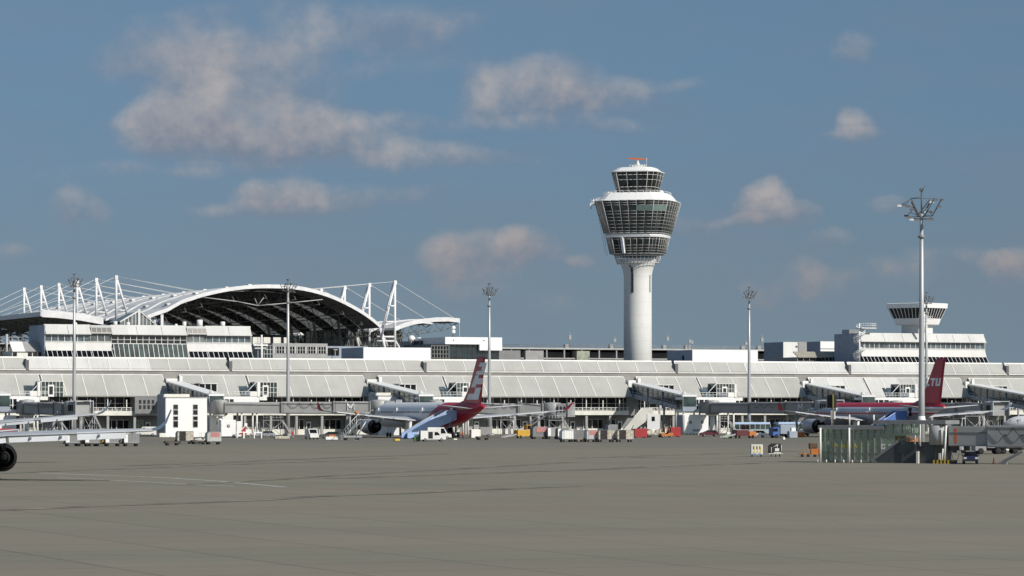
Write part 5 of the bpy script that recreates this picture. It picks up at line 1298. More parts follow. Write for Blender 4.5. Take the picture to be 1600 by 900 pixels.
# ============================================================ foreground gate at the right
def fgate():
    R = radians(-30); org = Vector((37.3, 386, 0)); c_, s_ = cos(R), sin(R)
    X = lambda px, y=0: (((px-800)/FPX)*(386+y*c_)-(37.3-y*s_))/(c_-((px-800)/FPX)*s_)
    Zz = lambda py, x=7: CZ+(HOR-py)*(386+x*s_)/FPX
    t = thing('glass_stairway', 'low green-glazed gate stairway with dark wall in the right foreground', 'gate building', org, R)
    gs = bpy.data.materials.new('stair_glass'); gs.use_nodes = True; T = NT(gs.node_tree); T.n.clear()
    o = T.node('ShaderNodeOutputMaterial'); tr = T.node('ShaderNodeBsdfTransparent'); tr.inputs[0].default_value = (.74,.84,.78,1)
    gl = T.node('ShaderNodeBsdfGlossy'); gl.inputs['Roughness'].default_value = .08; gl.inputs[0].default_value = (.8,.9,.85,1)
    df = T.node('ShaderNodeBsdfDiffuse'); df.inputs[0].default_value = (.40,.46,.36,1)
    m1 = T.node('ShaderNodeMixShader'); m1.inputs[0].default_value = .2; T.l.new(tr.outputs[0], m1.inputs[1]); T.l.new(gl.outputs[0], m1.inputs[2])
    m2 = T.node('ShaderNodeMixShader'); tc = T.node('ShaderNodeTexCoord')
    T.l.new(T.ramp(T.noise(tc.outputs['Object'], .9, 5, .7), .35, .7, .22, .62), m2.inputs[0]); T.l.new(m1.outputs[0], m2.inputs[1]); T.l.new(df.outputs[0], m2.inputs[2]); T.l.new(m2.outputs[0], o.inputs[0])
    M['stair_glass'] = gs
    x1, x2, x3 = X(1362), X(1403), X(1462); D = 3.6; zt = Zz(671, 3)
    MB().box(0, X(1398), .1, .14, .25, zt).box(0, X(1398), D-.14, D-.1, .25, zt).box(.0,.04,.14,D-.14,.25,zt).build('glazing', 'stair_glass', t)
    MB().box(X(1365), X(1440), .02, .06, zt-.7, Zz(662)).build('upper_glazing', 'stair_glass', t)
    MB().box(-.3, X(1382), -.3, D+.3, zt, Zz(664.5, 3)).build('lower_roof', 'grey_mid', t)
    MB().box(X(1366), X(1479), -.35, D+.4, Zz(662.5), Zz(656.5)).build('upper_roof', 'grey_mid', t)
    MB().yprism([(x1,0),(x3,0),(x3,Zz(694,14)),(X(1438),Zz(691.5,12)),(x2,Zz(690.5,11))], -.05, .0).yprism([(x1,0),(x3,0),(x3,Zz(694,14)),(X(1438),Zz(691.5,12)),(x2,Zz(690.5,11))], D-.05, D).build('base_wall', 'concrete_dark', t)
    m = MB().box(-.1, x1+.6, -.1, D+.1, .06, .26)
    m.beam((x1+.0,-.08,.25), (x2,-.08,Zz(690,11)), .12, .3); m.build('base_rail', 'grey_mid', t)
    m = MB()
    for k in range(10): x = x1*k/9*1.18; m.box(x-.05, x+.05, .0, .1, .2, zt)
    for k in range(6): x = X(1368)+(X(1438)-X(1368))*k/5; m.box(x-.05, x+.05, -.06, .02, zt-.4, Zz(662))
    m.box(0, X(1398), .0, .08, 1.15, 1.2); m.build('glazing_bar', 'grey_mid', t)
    for px in (1284.5, 1329.5): x = X(px); MB().tube((x,-.5,.0), (x,-.5,zt+.2), .13, 8).build('post', 'white', t)
    for px in (1322, 1360): x = X(px); MB().tube((x,1,zt+.5), (x,1,Zz(648)), .1, 8).build('roof_post', 'mullion_white', t)
    for k in range(6): x = -.2+k*1.13; MB().lathe([(.09,0),(.09,.28),(.05,.34)], (x,-.55,0), 8).build('bollard', 'cream', t)
    MB().cbox(x1*.72, x1*.72+1.1, 1.3, 1.4, .3, 2.6, .03).build('inner_door', 'glass_teal', t)
    # stairs inside
    m = MB()
    for k in range(18): m.box(x1-.5+k*.27, x1-.2+k*.27, .3, D-.3, .2+k*.16, .3+k*.16)
    m.beam((x1-.5,.25,1.2), (x1+4.4,.25,4.1), .06, .08); m.build('stair_flight', 'grey', t)
    # yellow sign lettering band behind the glass, small white sign squares
    m = MB(); x = X(1300); i = 0; zb = Zz(699, 2)
    random.seed(3)
    while x < X(1343):
        w = .12+.10*((i*5) % 3); h = .42 if i % 3 else .6
        m.box(x, x+w*.45, .07, .09, zb, zb+h)
        if i % 2: m.box(x, x+w, .07, .09, zb+h*.5, zb+h*.5+.12)
        else: m.box(x, x+w, .07, .09, zb, zb+.13)
        x += w+.08; i += 1
    m.build('yellow_lettering', mat('sign_yellow', (.62,.50,.03), .5), t)
    m = MB()
    for px in (1376, 1388):
        x = X(px); z = Zz(702, 7); m.box(x, x+.16, .06, .09, z, z+.62).box(x+.16, x+.5, .06, .09, z, z+.14).box(x+.16, x+.5, .06, .09, z+.48, z+.62).box(x+.38, x+.5, .06, .09, z+.14, z+.48 if px == 1388 else z+.30)
    m.build('white_sign_mark', 'white', t)
    MB().box(X(1433.5), X(1437), -.4, -.1, 0, Zz(705, 12)).build('marker_post', 'cream', t)
    # docking display on the roof
    d = thing('docking_display', 'black box display on a yellow pole above the glass stairway', 'guidance display', org+Vector((c_*X(1296)-s_*1, s_*X(1296)+c_*1, Zz(664,3)+.01)), R)
    z = lambda py: Zz(py,1)-Zz(664,3)
    MB().cbox(-.62, .36, -.35, .35, z(637.5), z(617), .04).box(-.5,.2,-.37,-.352,z(633),z(620)).build('display_box', 'black', d)
    MB().tube((.22,-.45,0), (.22,-.45,z(616)), .07, 8).build('pole', 'olive', d)
    MB().tube((-.15,.0,0), (-.15,.0,z(637)), .06, 6).box(-.25,-.02,-.12,.12,z(655),z(643)).box(.3,.46,-.55,-.3,z(655),z(643)).build('bracket', 'mullion_white', d)
    # bridge of this gate
    b = thing('boarding_bridge', 'near grey boarding bridge tunnel crossing the lower right corner', 'boarding bridge', org, R, 'boarding bridges along the terminal')
    xr = X(1460)+.2
    MB().lathe([(1.05,Zz(695,15)),(1.05,Zz(665,15)),(.2,Zz(664,15)+.02)], (xr, .6, 0), 32).build('rotunda', 'bridge_grey', b)
    MB().box(X(1471), X(1478.5), .2, 1.6, .4, Zz(662.6)).build('rotunda_column', 'bridge_dark', b)
    m = MB().tube((X(1441),-.6,Zz(697,12)), (X(1441),-.6,Zz(663,12)), .09, 8)
    for px in (1431, 1438.5): m.tube((X(px),-.3,Zz(694,12)), (X(px),-.3,Zz(680,12)), .12, 8)
    m.build('service_pipe', 'mullion_white', b)
    z0, z1 = Zz(697,17), Zz(666,17)
    a, c, e = X(1482), X(1543), X(1543)+24
    s1 = MB().box(a, c, 0, 2.6, z0, z1-.15).box(a, c, .15, 2.45, z1-.15, z1).build('tunnel_section', 'bridge_grey', b)
    MB().box(a, c, -.05, 0, z0, z0+.12).box(a, c, -.06, 0, z1-.85, z1-.7).box(a, a+.12, -.07, 0, z0, z1).build('section_frame', 'bridge_dark', s1)
    MB().box(X(1491.5), X(1495.5), -.02, -.002, z0+.35, z1-.25).build('orange_marking', 'orange', s1)
    s2 = MB().box(c, e, -.18, 2.78, z0-.12, z1-.05).box(c, e, 0, 2.6, z1-.05, z1+.1).build('tunnel_section', 'bridge_grey', b)
    MB().box(c, c+.16, -.26, -.18, z0-.12, z1+.05).box(c, e, -.24, -.18, z0-.12, z0+.02).box(c, e, -.24, -.18, z1-.25, z1-.12).build('section_frame', 'bridge_dark', s2)
    m = MB()
    for k in range(6):
        x0 = X(1559)+k*2.05; m.path([(x0+2.05*j/10, -.40, z1-.15-.95*sin(pi*j/10)) for j in range(11)], .045, 5)
    m.build('cable_festoon', 'black', b)
    m = MB().box(X(1483), X(1504), .3, 2.3, Zz(704,17), z0-.02).box(X(1485), X(1490), .1, 1, Zz(707.5,17), Zz(704,17)).box(X(1500), X(1504), .3, 1, Zz(708,17), Zz(704,17))
    m.build('drive_unit', 'grey_dark', b)
    MB().cbox(X(1499.5), X(1505), -.1, .28, Zz(703,17), Zz(697.5,17), .03).build('white_box', 'white', b)
    MB().path([(X(1486)+1.0*j/10, .1, Zz(708,17)-1.1*sin(pi*j/10)) for j in range(11)], .03, 5).build('hanging_cable', 'black', b)
    m = MB().tube((X(1477.5),-.4,.4), (X(1480.5),-.4,Zz(664.5)), .12, 8).tube((X(1475),-.7,.3), (X(1477),-.7,Zz(701,15)), .09, 8).box(X(1469), X(1472), -.5, -.2, Zz(718,15), Zz(708,15))
    m.build('white_post', 'white', b)
    pl = MB(); n = 10; xa, xb = X(1463), X(1491)
    for k in range(n): pl.box(xa+(xb-xa)*k/n, xa+(xb-xa)*(k+1)/n, -1.0, .9, 0, .42, k % 2)
    pl.build('striped_plinth', ['yellow', 'black'], b)
    m = MB().beam((X(1572),-1.2,.25), (X(1604),-1.2,1.55), .22, .3).box(X(1568), X(1580), -1.5, -.9, 0, .25).beam((X(1545),2,1.9), (X(1610),2,1.7), .1, .15)
    m.build('towing_strut', 'grey_mid', b)
    return X, Zz, org, R
FX, FZ, FO, FR = fgate()
def FP(px, y): x = FX(px, y); return FO+Vector((cos(FR)*x-sin(FR)*y, sin(FR)*x+cos(FR)*y, 0))

# ============================================================ vehicles and ground equipment
def wheels(t, pts, r, w=.22):
    for p in pts: 
        o = MB().wheel(p, r, w).build('wheel', 'rubber', t)
        MB().lathe([(r*.5,-w*.52),(r*.5,w*.52)], p, 10, 'x').build('rim', 'steel', o)
def car(label, loc, rz, col='navy', L=4.2, Wd=1.7, H=1.45, cat='car', name='car'):
    t = thing(name, label, cat, loc, rz); h = Wd/2
    prof = [(-L/2,.35),(-L/2,.75),(-L/2+.1,.95),(-L*.30,1.0),(L*.28,1.0),(L/2-.15,.85),(L/2,.7),(L/2,.35)]
    MB().xprism([(y, z) for y, z in prof], -h, h).build('body', col, t)
    MB().loft([[(-h*.97,-L*.44,.99),(h*.97,-L*.44,.99),(h*.97,L*.30,.99),(-h*.97,L*.30,.99)],[(-h*.78,-L*.34,H-.06),(h*.78,-L*.34,H-.06),(h*.78,L*.10,H-.06),(-h*.78,L*.10,H-.06)]], smooth=False).build('windows', 'glass_black', t)
    MB().cbox(-h*.80, h*.80, -L*.35, L*.11, H-.055, H, .02).build('roof', col, t)
    wheels(t, [(s*(h-.1), y, .31) for s in (-1,1) for y in (-L*.31, L*.31)], .31)
    for s in (-1, 1):
        MB().box(s*h*.78-.17, s*h*.78+.17, -L/2-.01, -L/2+.05, .62, .82).build('headlight', 'lamp_glass', t)
        MB().box(s*(h+.1)-.09, s*(h+.1)+.09, -L*.2-.06, -L*.2+.06, .98, 1.12).build('mirror', col, t)
    MB().box(-h*.55, h*.55, -L/2-.012, -L/2-.002, .40, .56).build('bumper_grille', 'black', t)
    return t
def van(label, loc, rz, col='white', L=4.8, Wd=1.85, H=2.2, open_=False):
    t = thing('van', label, 'van', loc, rz); h = Wd/2    # front at +y
    MB().xprism([(-L/2,.4),(-L/2,H),(L*.18,H),(L*.33,1.25),(L/2,1.05),(L/2,.4)], -h, h).build('body', col, t)
    for s in (-1, 1):
        MB().xprism([(L*.05,1.2),(L*.05,H-.25),(L*.17,H-.25),(L*.27,1.25)], s*h-.015, s*h+.015).build('side_window', 'glass_black', t)
        if open_: MB().box(s*h-.012, s*h+.012, -L*.20, -L*.02, .55, H-.2).build('doorway', 'black', t)
    MB().strip(-h*.85, h*.85, (L*.328,1.30), (L*.20,H-.12), -.03).build('windscreen', 'glass_black', t)
    if open_:
        MB().box(-h-.05, h+.05, -L/2-.03, -L/2-.01, .5, H-.1).build('open_rear', 'curtain_black', t)
        MB().box(-h-.75, -h-.70, -L/2-.1, -L/2, .5, H-.1).build('rear_door', col, t)
        MB().box(-h*.9, -h*.5, -L/2-.05, -L/2-.035, 1.4, 2.0).build('rear_light', 'red', t)
    wheels(t, [(s*(h-.1), y, .34) for s in (-1,1) for y in (-L*.32, L*.32)], .34)
    return t
def dolly(t, L=3.2, Wd=1.7, col='grey_dark'):
    m = MB().box(-L/2, L/2, -Wd/2, Wd/2, .42, .54).box(-L/2-.9, -L/2, -.05, .05, .4, .48).box(-L/2, -L/2+.1, -Wd/2, Wd/2, .54, .75)
    b = m.build('dolly_frame', col, t)
    for x in (-L*.33, L*.33):
        for y in (-Wd*.38, Wd*.38): MB().lathe([(.1,-.08),(.22,-.06),(.22,.06),(.1,.08)], (x, y, .22), 10, 'y').build('wheel', 'rubber', b)
def uld(name, label, loc, rz, body='alu', side='white', L=3.0, H=1.6, Wd=1.6, front=None, cat='cargo container', group='cargo containers on dollies', ribs=True, curtain=None):
    t = thing(name, label, cat, loc, rz, group); dolly(t, L+.2)
    x0, x1, y0, y1 = -L/2, L/2, -Wd/2, Wd/2; z0, z1 = .58, .58+H
    MB().yprism([(x0+.02,z0),(x1,z0),(x1,z1),(x0+.3,z1),(x0+.02,z1-.35)], y0, y1).build('container_body', body, t)
    f = MB()
    for x in (x0, x1-.07): f.box(x+(.3 if x == x0 else 0), x+.08+(.3 if x == x0 else 0), y0-.03, y0-.005, z0, z1)
    f.box(x0+.02, x1, y0-.03, y0-.005, z0, z0+.08).box(x0+.3, x1, y0-.03, y0-.005, z1-.08, z1)
    if ribs:
        for k in range(1, 5): f.box(x0+L*k/5-.02, x0+L*k/5+.02, y0-.02, y0-.005, z0+.08, z1-.08)
    f.build('container_frame', 'steel', t)
    if side: MB().box(x0-.02, x0+.62, y0-.045, y0-.032, z0+.1, z1-.15).build('end_panel', side, t)
    if front: MB().box(x0+L*.25, x1-L*.12, y0-.05, y0-.032, z0+H*.45, z1-.12).build('front_panel', front, t)
    if curtain: MB().box(x0+.35, x0+L*.52, y0-.055, y0-.032, z0+.02, z1-.02).build('curtain', curtain, t)
    return t
def tractor(label, loc, rz, col='tug_yellow'):
    t = thing('baggage_tractor', label, 'baggage tractor', loc, rz, 'baggage tractors')
    MB().xprism([(-1.4,.3),(-1.4,1.0),(-.3,1.05),(-.2,.75),(.5,.75),(.6,1.0),(1.4,.9),(1.45,.3)], -.7, .7).build('body', col, t)
    MB().cbox(-.68,.68,-.55,.75,1.92,2.0,.02).tube((-.6,-.45,1.0),(-.6,-.45,1.93),.04,5).tube((.6,-.45,1.0),(.6,-.45,1.93),.04,5).tube((-.6,.65,.95),(-.6,.55,1.93),.04,5).tube((.6,.65,.95),(.6,.55,1.93),.04,5).build('cab_roof', col, t)
    MB().box(-.5,.5,-.3,.1,.75,1.0).box(-.5,.5,-.4,-.3,.9,1.4).build('seat', 'black', t)
    wheels(t, [(s*.62, y, .3) for s in (-1,1) for y in (-.95, .95)], .3)
    return t
def person(label, loc, rz, top='orange', bottom='navy'):
    t = thing('person', label, 'person', loc, rz, 'ground crew')
    J = {'pel':(0,0,.95,.14),'sp':(0,0,1.2,.15),'ch':(0,0,1.38,.17),'nk':(0,0,1.52,.06),'hd':(0,-.01,1.63,.10),'tp':(0,0,1.74,.08),
         'hl':(-.1,0,.9,.10),'kl':(-.11,-.03,.5,.07),'al':(-.12,.03,.08,.045),'fl':(-.12,-.12,.04,.04),'hr':(.1,0,.9,.10),'kr':(.12,.0,.5,.07),'ar':(.14,.12,.08,.045),'fr':(.14,-.03,.04,.04),
         'sl':(-.19,0,1.42,.07),'el':(-.25,.02,1.14,.05),'wl':(-.22,-.12,.92,.035),'ul':(-.21,-.16,.84,.035),'sr':(.19,0,1.42,.07),'er':(.26,.03,1.14,.05),'wr':(.24,-.1,.92,.035),'ur':(.23,-.14,.84,.035)}
    E = [('pel','sp'),('sp','ch'),('ch','nk'),('nk','hd'),('hd','tp'),('pel','hl'),('hl','kl'),('kl','al'),('al','fl'),('pel','hr'),('hr','kr'),('kr','ar'),('ar','fr'),('ch','sl'),('sl','el'),('el','wl'),('wl','ul'),('ch','sr'),('sr','er'),('er','wr'),('wr','ur')]
    ks = list(J); me = bpy.data.meshes.new('body'); me.from_pydata([J[k][:3] for k in ks], [(ks.index(a), ks.index(b)) for a, b in E], [])
    pm = bpy.data.materials.new('person_clothes'); pm.use_nodes = True; T = NT(pm.node_tree); bs = T.n['Principled BSDF']
    tc = T.node('ShaderNodeTexCoord'); sp = T.node('ShaderNodeSeparateXYZ'); T.l.new(tc.outputs['Object'], sp.inputs[0]); z = sp.outputs[2]
    cl = lambda n: M[n].node_tree.nodes['Principled BSDF'] and {'orange':(.65,.16,.04,1),'navy':(.02,.03,.07,1),'red':(.5,.03,.03,1),'white':(.7,.7,.68,1),'yellow':(.65,.55,.05,1)}[n]
    c = T.mix(T.math('GREATER_THAN', z, .93), cl(bottom), cl(top)); c = T.mix(T.math('GREATER_THAN', z, 1.53), c, (.42,.26,.19,1)); c = T.mix(T.math('GREATER_THAN', z, 1.68), c, (.04,.03,.02,1))
    T.l.new(c, bs.inputs['Base Color']); bs.inputs['Roughness'].default_value = .8; me.materials.append(pm)
    o = bpy.data.objects.new('body', me); COL.objects.link(o); o.parent = t
    sk = o.modifiers.new('skin', 'SKIN'); sk.use_smooth_shade = True
    for i, k in enumerate(ks):
        me.skin_vertices[0].data[i].radius = (J[k][3], J[k][3]*.85)
    me.skin_vertices[0].data[0].use_root = True
    ss = o.modifiers.new('sub', 'SUBSURF'); ss.levels = 1; ss.render_levels = 1
    return t
CR = A-radians(2)
# train of white-ended containers below the near wing
u0 = uld('cargo_container', 'grey container with white end panel, leftmost under the wing', G(113,697.3), CR, 'grey_mid', 'white_clean', L=2.6)
for px, lab in ((143.5, 'grey container with white end panel between the two orange tractors under the wing'), (175, 'grey container with white end panel right of both tractors, partly under the wing'), (204, 'grey container with white end panel standing apart below the outer wing')):
    dup(u0, G(px, 697.3), CR, lab)
tractor('orange-yellow tractor between the first two containers under the wing', G(129,697), CR+radians(100), 'tug_orange')
tractor('yellow tractor between the second and third container under the wing', G(157,697), CR+radians(80), 'tug_yellow')
def flat_dolly(label, loc, rz, load=None):
    t = thing('flat_dolly', label, 'dolly', loc, rz); dolly(t, 2.6, 1.5)
    MB().box(-1.25, 1.25, -.6, .6, .54, .66).box(-1.0, -.3, -.4, .5, .66, .74).build('load_bed', 'brown', t); return t
flat_dolly('empty flat dolly in front of the windowed gate building', G(268.5,696), CR)
flat_dolly('small low dolly with dark load right of the white van', G(754,687.5), CR)
flat_dolly('low dolly linking the two containers in front of the first bridge', G(310,694), CR)
uld('cargo_container', 'cargo cart with half-open black curtain before the gate building', G(288,693.5), CR, 'tarp_beige', None, L=3.0, H=1.75, curtain='curtain_black')
uld('cargo_container', 'silver container with red and white sign panel near the gate building', G(333,694.5), CR, 'alu', None, L=2.6, H=1.7, front='panel_pink')
tractor('white-hooded tractor just left of the silver container with red sign', G(318,693), CR+radians(60), 'white')
# row at the centre right
c0 = uld('cargo_container', 'pale square container, leftmost in the row right of the airliner', G(885,690.8), CR, 'white', None, L=2.4, H=1.75)
uld('cargo_container', 'dull grey flat-sided container second in the row, by a yellow tractor front', G(903,690.5), CR, 'bridge_dark', None, L=2.6, H=1.75)
uld('cargo_container', 'silver container with red sign panel in the row before the office windows', G(923,690.8), CR, 'alu', None, L=2.3, H=1.75, front='panel_pink')
uld('cargo_container', 'half black, half beige curtain cart in the middle of the row', G(946,690.8), CR, 'tarp_beige', None, L=3.5, H=1.75, curtain='curtain_black')
uld('cargo_container', 'half black, half beige curtain cart at the right end of the row', G(975,690.8), CR, 'tarp_beige', None, L=3.4, H=1.75, curtain='curtain_black')
tractor('yellow tractor nose showing between the second and third container', G(900,690.2), CR, 'tug_yellow')
# second row behind
uld('cargo_container', 'dark cart with pink-red panel beside the yellow loader', G(842,686), CR, 'bridge_dark', None, L=3.4, H=2.0, front='panel_pink')
uld('cargo_container', 'grey cart with pale end to the right of the pink-red panel cart', G(863,686), CR, 'grey', 'white', L=2.6, H=1.9)
uld('cargo_container', 'grey cart half hidden behind the pale square container', G(878,686.5), CR, 'bridge_dark', 'white', L=2.4, H=1.8)
uld('cargo_container', 'grey cart partly behind the curtain cart in the middle', G(955,685), CR, 'grey_mid', None, L=2.2, H=2.4)
def loader(label, loc, rz, col, k=1):
    t = thing('cargo_loader', label, 'loader', loc, rz)
    MB().cbox(-2.4,.6,-1.1,1.1,.5,1.8,.1).box(-.2,.8,-1.0,1.0,1.8,2.9).build('chassis', col, t)
    MB().box(.82,2.4,-.9,.9,.5,1.5).build('engine_box', 'tug_orange', t)
    m = MB().beam((-2.4,-.8,.9), (-5.4,-.8,.3), .15, .3).beam((-2.4,.8,.9), (-5.4,.8,.3), .15, .3).box(-2.3,.5,-1.05,-.95,1.8,1.9)
    m.beam((-2,-1.0,1.7),(.4,-1.0,.6),.12,.12).beam((-2,-1.0,.6),(.4,-1.0,1.7),.12,.12); m.build('ramp', 'steel', t)
    MB().box(-.1,.7,-1.02,-1.0,2.0,2.8).build('cab_window', 'glass_black', t)
    wheels(t, [(x, y, .4) for x in (-1.6, 1.6) for y in (-.9,.9)], .4)
    return t
loader('orange-yellow loader with lowered ramp right of the red tail', G(822,685), CR, 'tug_yellow')
loader('dark red and yellow loader beneath the bridge with white cabins', G(1163,685), CR, mat('maroon', (.10,.015,.02), .5))
# containers by the mobile stairs
def skip(label, loc, rz, col, L=3, H=1.7):
    t = thing('container_box', label, 'container', loc, rz, 'coloured containers by the mobile stairs')
    MB().cbox(-L/2, L/2, -.9, .9, .15, H, .05).build('body', col, t); m = MB()
    for k in range(7): m.box(-L/2+L*k/6-.03, -L/2+L*k/6+.03, -.94, -.9, .2, H-.1)
    m.build('ribs', col, t); MB().box(-L/2+.2,-L/2+.5,-.7,.7,0,.15).box(L/2-.5,L/2-.2,-.7,.7,0,.15).build('skid', 'black', t)
    return t
skip('red container left of the beige heap', G(999,684), CR, 'red', 2.9, 2.0)
skip('red container just left of the white square cabins', G(1053.5,682.5), CR, 'red', 2.4, 2.2)
def heap(label, loc):
    t = thing('tarpaulin_heap', label, 'tarpaulin', loc, CR); random.seed(5); m = MB()
    for i in range(7):
        x = -1.8+i*.6; h = random.uniform(1.0, 1.7); m.lathe([(.62,.5),(.6,h*.7),(.35,h),(.05,h+.08)], (x, random.uniform(-.3,.3), 0), 9)
    m.build('cover', 'tarp_beige', t); dolly(t, 4.2); return t
heap('beige tarpaulin-covered load between the two red containers', G(1023,683.5))
tractor('orange tractor right of the beige tarpaulin load', G(1041,683.5), CR+radians(90), 'tug_orange')
# stairs
def air_stairs(label, top, foot, col, dark, sidec, w=1.9, canopy=True, name='mobile_stairs', open_=False):
    top, foot = Vector(top), Vector(foot); d = top-foot; dh = Vector((d.x, d.y, 0)); L = dh.length; rz = math.atan2(dh.y, dh.x)
    t = thing(name, label, 'passenger stairs', (foot.x, foot.y, 0), rz); H = top.z; h = w/2     # climbs along +x
    m = MB(); n = max(8, int(H/.2))
    for k in range(n): m.box(L*k/n, L*(k+1)/n, -h, h, H*k/n+.05, H*(k+1)/n+.05)
    m.box(L, L+2.2, -h, h, H-.1, H+.05); m.build('steps', dark, t)
    m = MB()
    for s in (-1, 1):
        if open_:
            m.beam((0,s*h,.1),(L,s*h,H-.1),.08,.25)
            for q in range(9): m.tube((L*q/8,s*h,H*q/8),(L*q/8,s*h,H*q/8+1.2),.035,4)
        else: m.yprism([(-.2,.2),(.6,.1),(L+2.2,H-.7),(L+2.2,H+1.2),(L,H+1.2),(-.2,1.2)], s*h-.05, s*h+.05)
    sd_ = m.build('side_panel', sidec, t)
    m = MB()
    for s in (-1, 1): m.tube((-.2,s*h,1.3),(L,s*h,H+1.3),.05,6).tube((L,s*h,H+1.3),(L+2.2,s*h,H+1.3),.05,6)
    m.build('handrail', 'white', sd_)
    m = MB().box(L*.15, L+.6, -h-.15, h+.15, .55, .95).tube((L*.9,-h,.9),(L+1.4,-h,H-.4),.12,6).tube((L*.9,h,.9),(L+1.4,h,H-.4),.12,6).tube((L*.35,-h,.9),(L*.55,-h,H*.5),.1,6)
    m.build('chassis', dark, t); wheels(t, [], .4)
    for x in (L*.25, L*.9):
        for y in (-h, h): MB().lathe([(.2,-.14),(.42,-.1),(.42,.1),(.2,.14)], (x, y, .42), 12, 'y').build('wheel', 'rubber', t)
    return t
Rm = Matrix.Rotation(PH, 3, 'Z')
dr = p1+Rm@Vector((-2.3,-9.9,0)); lt = Rm@Vector((-1,0,0))
air_stairs('light blue passenger stairs at the rear door of the grey and red airliner', Vector((dr.x, dr.y, 4.75))+lt*2.1, dr+lt*11.2+Vector((0,-1,0)), 'blue_stairs', 'blue_stairs_dark', 'blue_stairs', w=2.6)
dr2 = p2+Rm@Vector((-2.4,-7.9,0))
air_stairs('blue passenger stairs with white top at the red-topped airliner', Vector((dr2.x, dr2.y, 4.7))+lt*2.1, dr2+lt*10, 'blue', 'blue', mat('stairs_blue', (.07,.17,.48), .45), w=2.2)
a, b = G(972, 683), G(1016, 683)
ms = air_stairs('long white-sided mobile stairs standing free beneath the sloping gangway', Vector((b.x-.5, b.y, 5.3))-Vector((1.2,0,0)), a, 'grey', 'grey_dark', 'cream', w=2.0)
MB().box(5.6, 8.4, -1.15, 1.15, 1.8, 5.2).build('white_end_panel', 'white_clean', ms)
MB().box(6.6, 7.3, -1.2, -1.16, 3.6, 4.6).build('panel_window', 'glass_dark', ms)
a, b = G(533, 688), G(561, 688)
air_stairs('thin grey conveyor stairs left of the engine', Vector((b.x, b.y, 4.2)), a, 'steel', 'galv', 'steel', w=.9, name='conveyor_stairs', open_=True)
for px, lab, c in ((568, 'red round beacon on a stand above the conveyor stairs', 'red'),):
    t = thing('beacon_stand', lab, 'beacon', G(557,688.5)+Vector((0,0,0)), 0)
    MB().tube((0,0,0),(0,0,5.2),.06,6).box(-.3,.3,-.3,.3,0,.1).build('stand', 'steel', t); MB().lathe([(.05,5.2),(.4,5.4),(.42,5.7),(.1,6.0)], n=12).build('beacon_lamp', 'tug_orange', t)
# vans and cars
van('small white van left of the conveyor stairs', G(487,686.5), radians(200), L=4.2)
van('white van with open side and rear doors by the blue stairs', G(676,689.8), radians(-80), L=5.0, H=2.1, open_=True)
van('white van standing just behind the open van', G(686,686.4), radians(-80), L=5.0, H=2.5)
car('dark car in shade behind the small white van', G(516,685.2), radians(100), 'grey_dark')
car('white car parked under the bridge beside the mast foot', G(1182,683.5), radians(80), 'white', H=1.6, L=4.4)
car('dark blue car parked under the near tunnel, facing the camera', FP(1516, -1.0), radians(-6), 'navy')
# small yellow cover, green crate, low orange-white equipment
def lump(name, label, cat, loc, col, s=(1.2,.8,.5), col2=None):
    t = thing(name, label, cat, loc, CR)
    MB().cbox(-s[0]/2,s[0]/2,-s[1]/2,s[1]/2,.08,s[2],.08).build('cover', col, t); MB().box(-s[0]*.45,s[0]*.45,-s[1]*.4,s[1]*.4,0,.08).build('base', 'black', t)
    if col2: MB().cbox(-s[0]*.2,s[0]*.35,-s[1]*.3,s[1]*.3,s[2],s[2]*1.5,.05).build('top_box', col2, t)
    return t
lump('yellow_crate', 'small bright yellow crate on the ground left of the blue stairs', 'crate', G(620,689.3), 'yellow', (1.1,.8,.45))
lump('green_crate', 'pale green crate beside the open white van', 'crate', G(651,689.8), 'green', (1.2,.8,.9), 'white')
lump('ground_unit', 'low white and orange unit at the foot of the conveyor stairs', 'ground unit', G(517,687.6), 'white', (2.6,1.2,.7), 'tug_orange')
lump('chock_box', 'tiny white box on the ground right of the open white van', 'box', G(711,688), 'cream', (.8,.5,.35))
# white trestles and red-white frame beneath the first bridge
def trestle(label, loc, rz=CR):
    t = thing('trestle', label, 'trestle', loc, rz, 'white trestles under the first bridge')
    MB().box(-1,1,-.25,.25,1.15,1.4).build('beam', 'white_clean', t)
    for s in (-.9, .72): MB().box(s, s+.2, -.25, .25, 0, 1.15).build('leg', 'white_clean', t)
    return t
trestle('white trestle left of the red wedge under the first bridge', G(375.5,684.5)); trestle('white trestle right of the red wedge under the first bridge', G(386,685)); trestle('white trestle under the middle of the first bridge tunnel', G(402.5,685))
t = thing('red_wedge', 'red triangular sheet with white frame under the first bridge', 'barrier', G(379,684), CR); t.scale = (.72,.72,.8)
MB().yprism([(-1.6,.9),(1.4,.9),(.9,3.2)], -.1, .1).build('red_sheet', 'red', t); MB().beam((-1.9,-.2,.6),(.9,-.2,3.5),.15,.2).beam((.9,-.2,3.5),(3.6,-.2,.6),.15,.2).box(.5,1.4,-.3,0,3.2,4.0).box(.9,2.0,-.35,-.15,1.4,2.3).build('white_frame', 'white_clean', t)
for px, lab in ((355, 'large white equipment cabinet with round vent under the first bridge'), ):
    t = thing('equipment_cabinet', lab, 'cabinet', G(355,683.8), CR)
    MB().cbox(-1.7,1.7,-1,1,.3,3.9,.08).build('body', 'white_clean', t); MB().lathe([(.0,-1.03),(.4,-1.05),(.4,-1.0)], (0,0,2.6), 14, 'y').build('round_vent', 'grey', t); MB().box(1.9,3.0,-.9,.9,.2,3.6).build('side_cabinet', 'white', t); MB().box(-1.6,3,-.9,.9,0,.3).build('foot', 'black', t)
t = thing('red_trolley', 'red-topped trolley at the left edge above the nearest wing', 'trolley', G(6,685), CR)
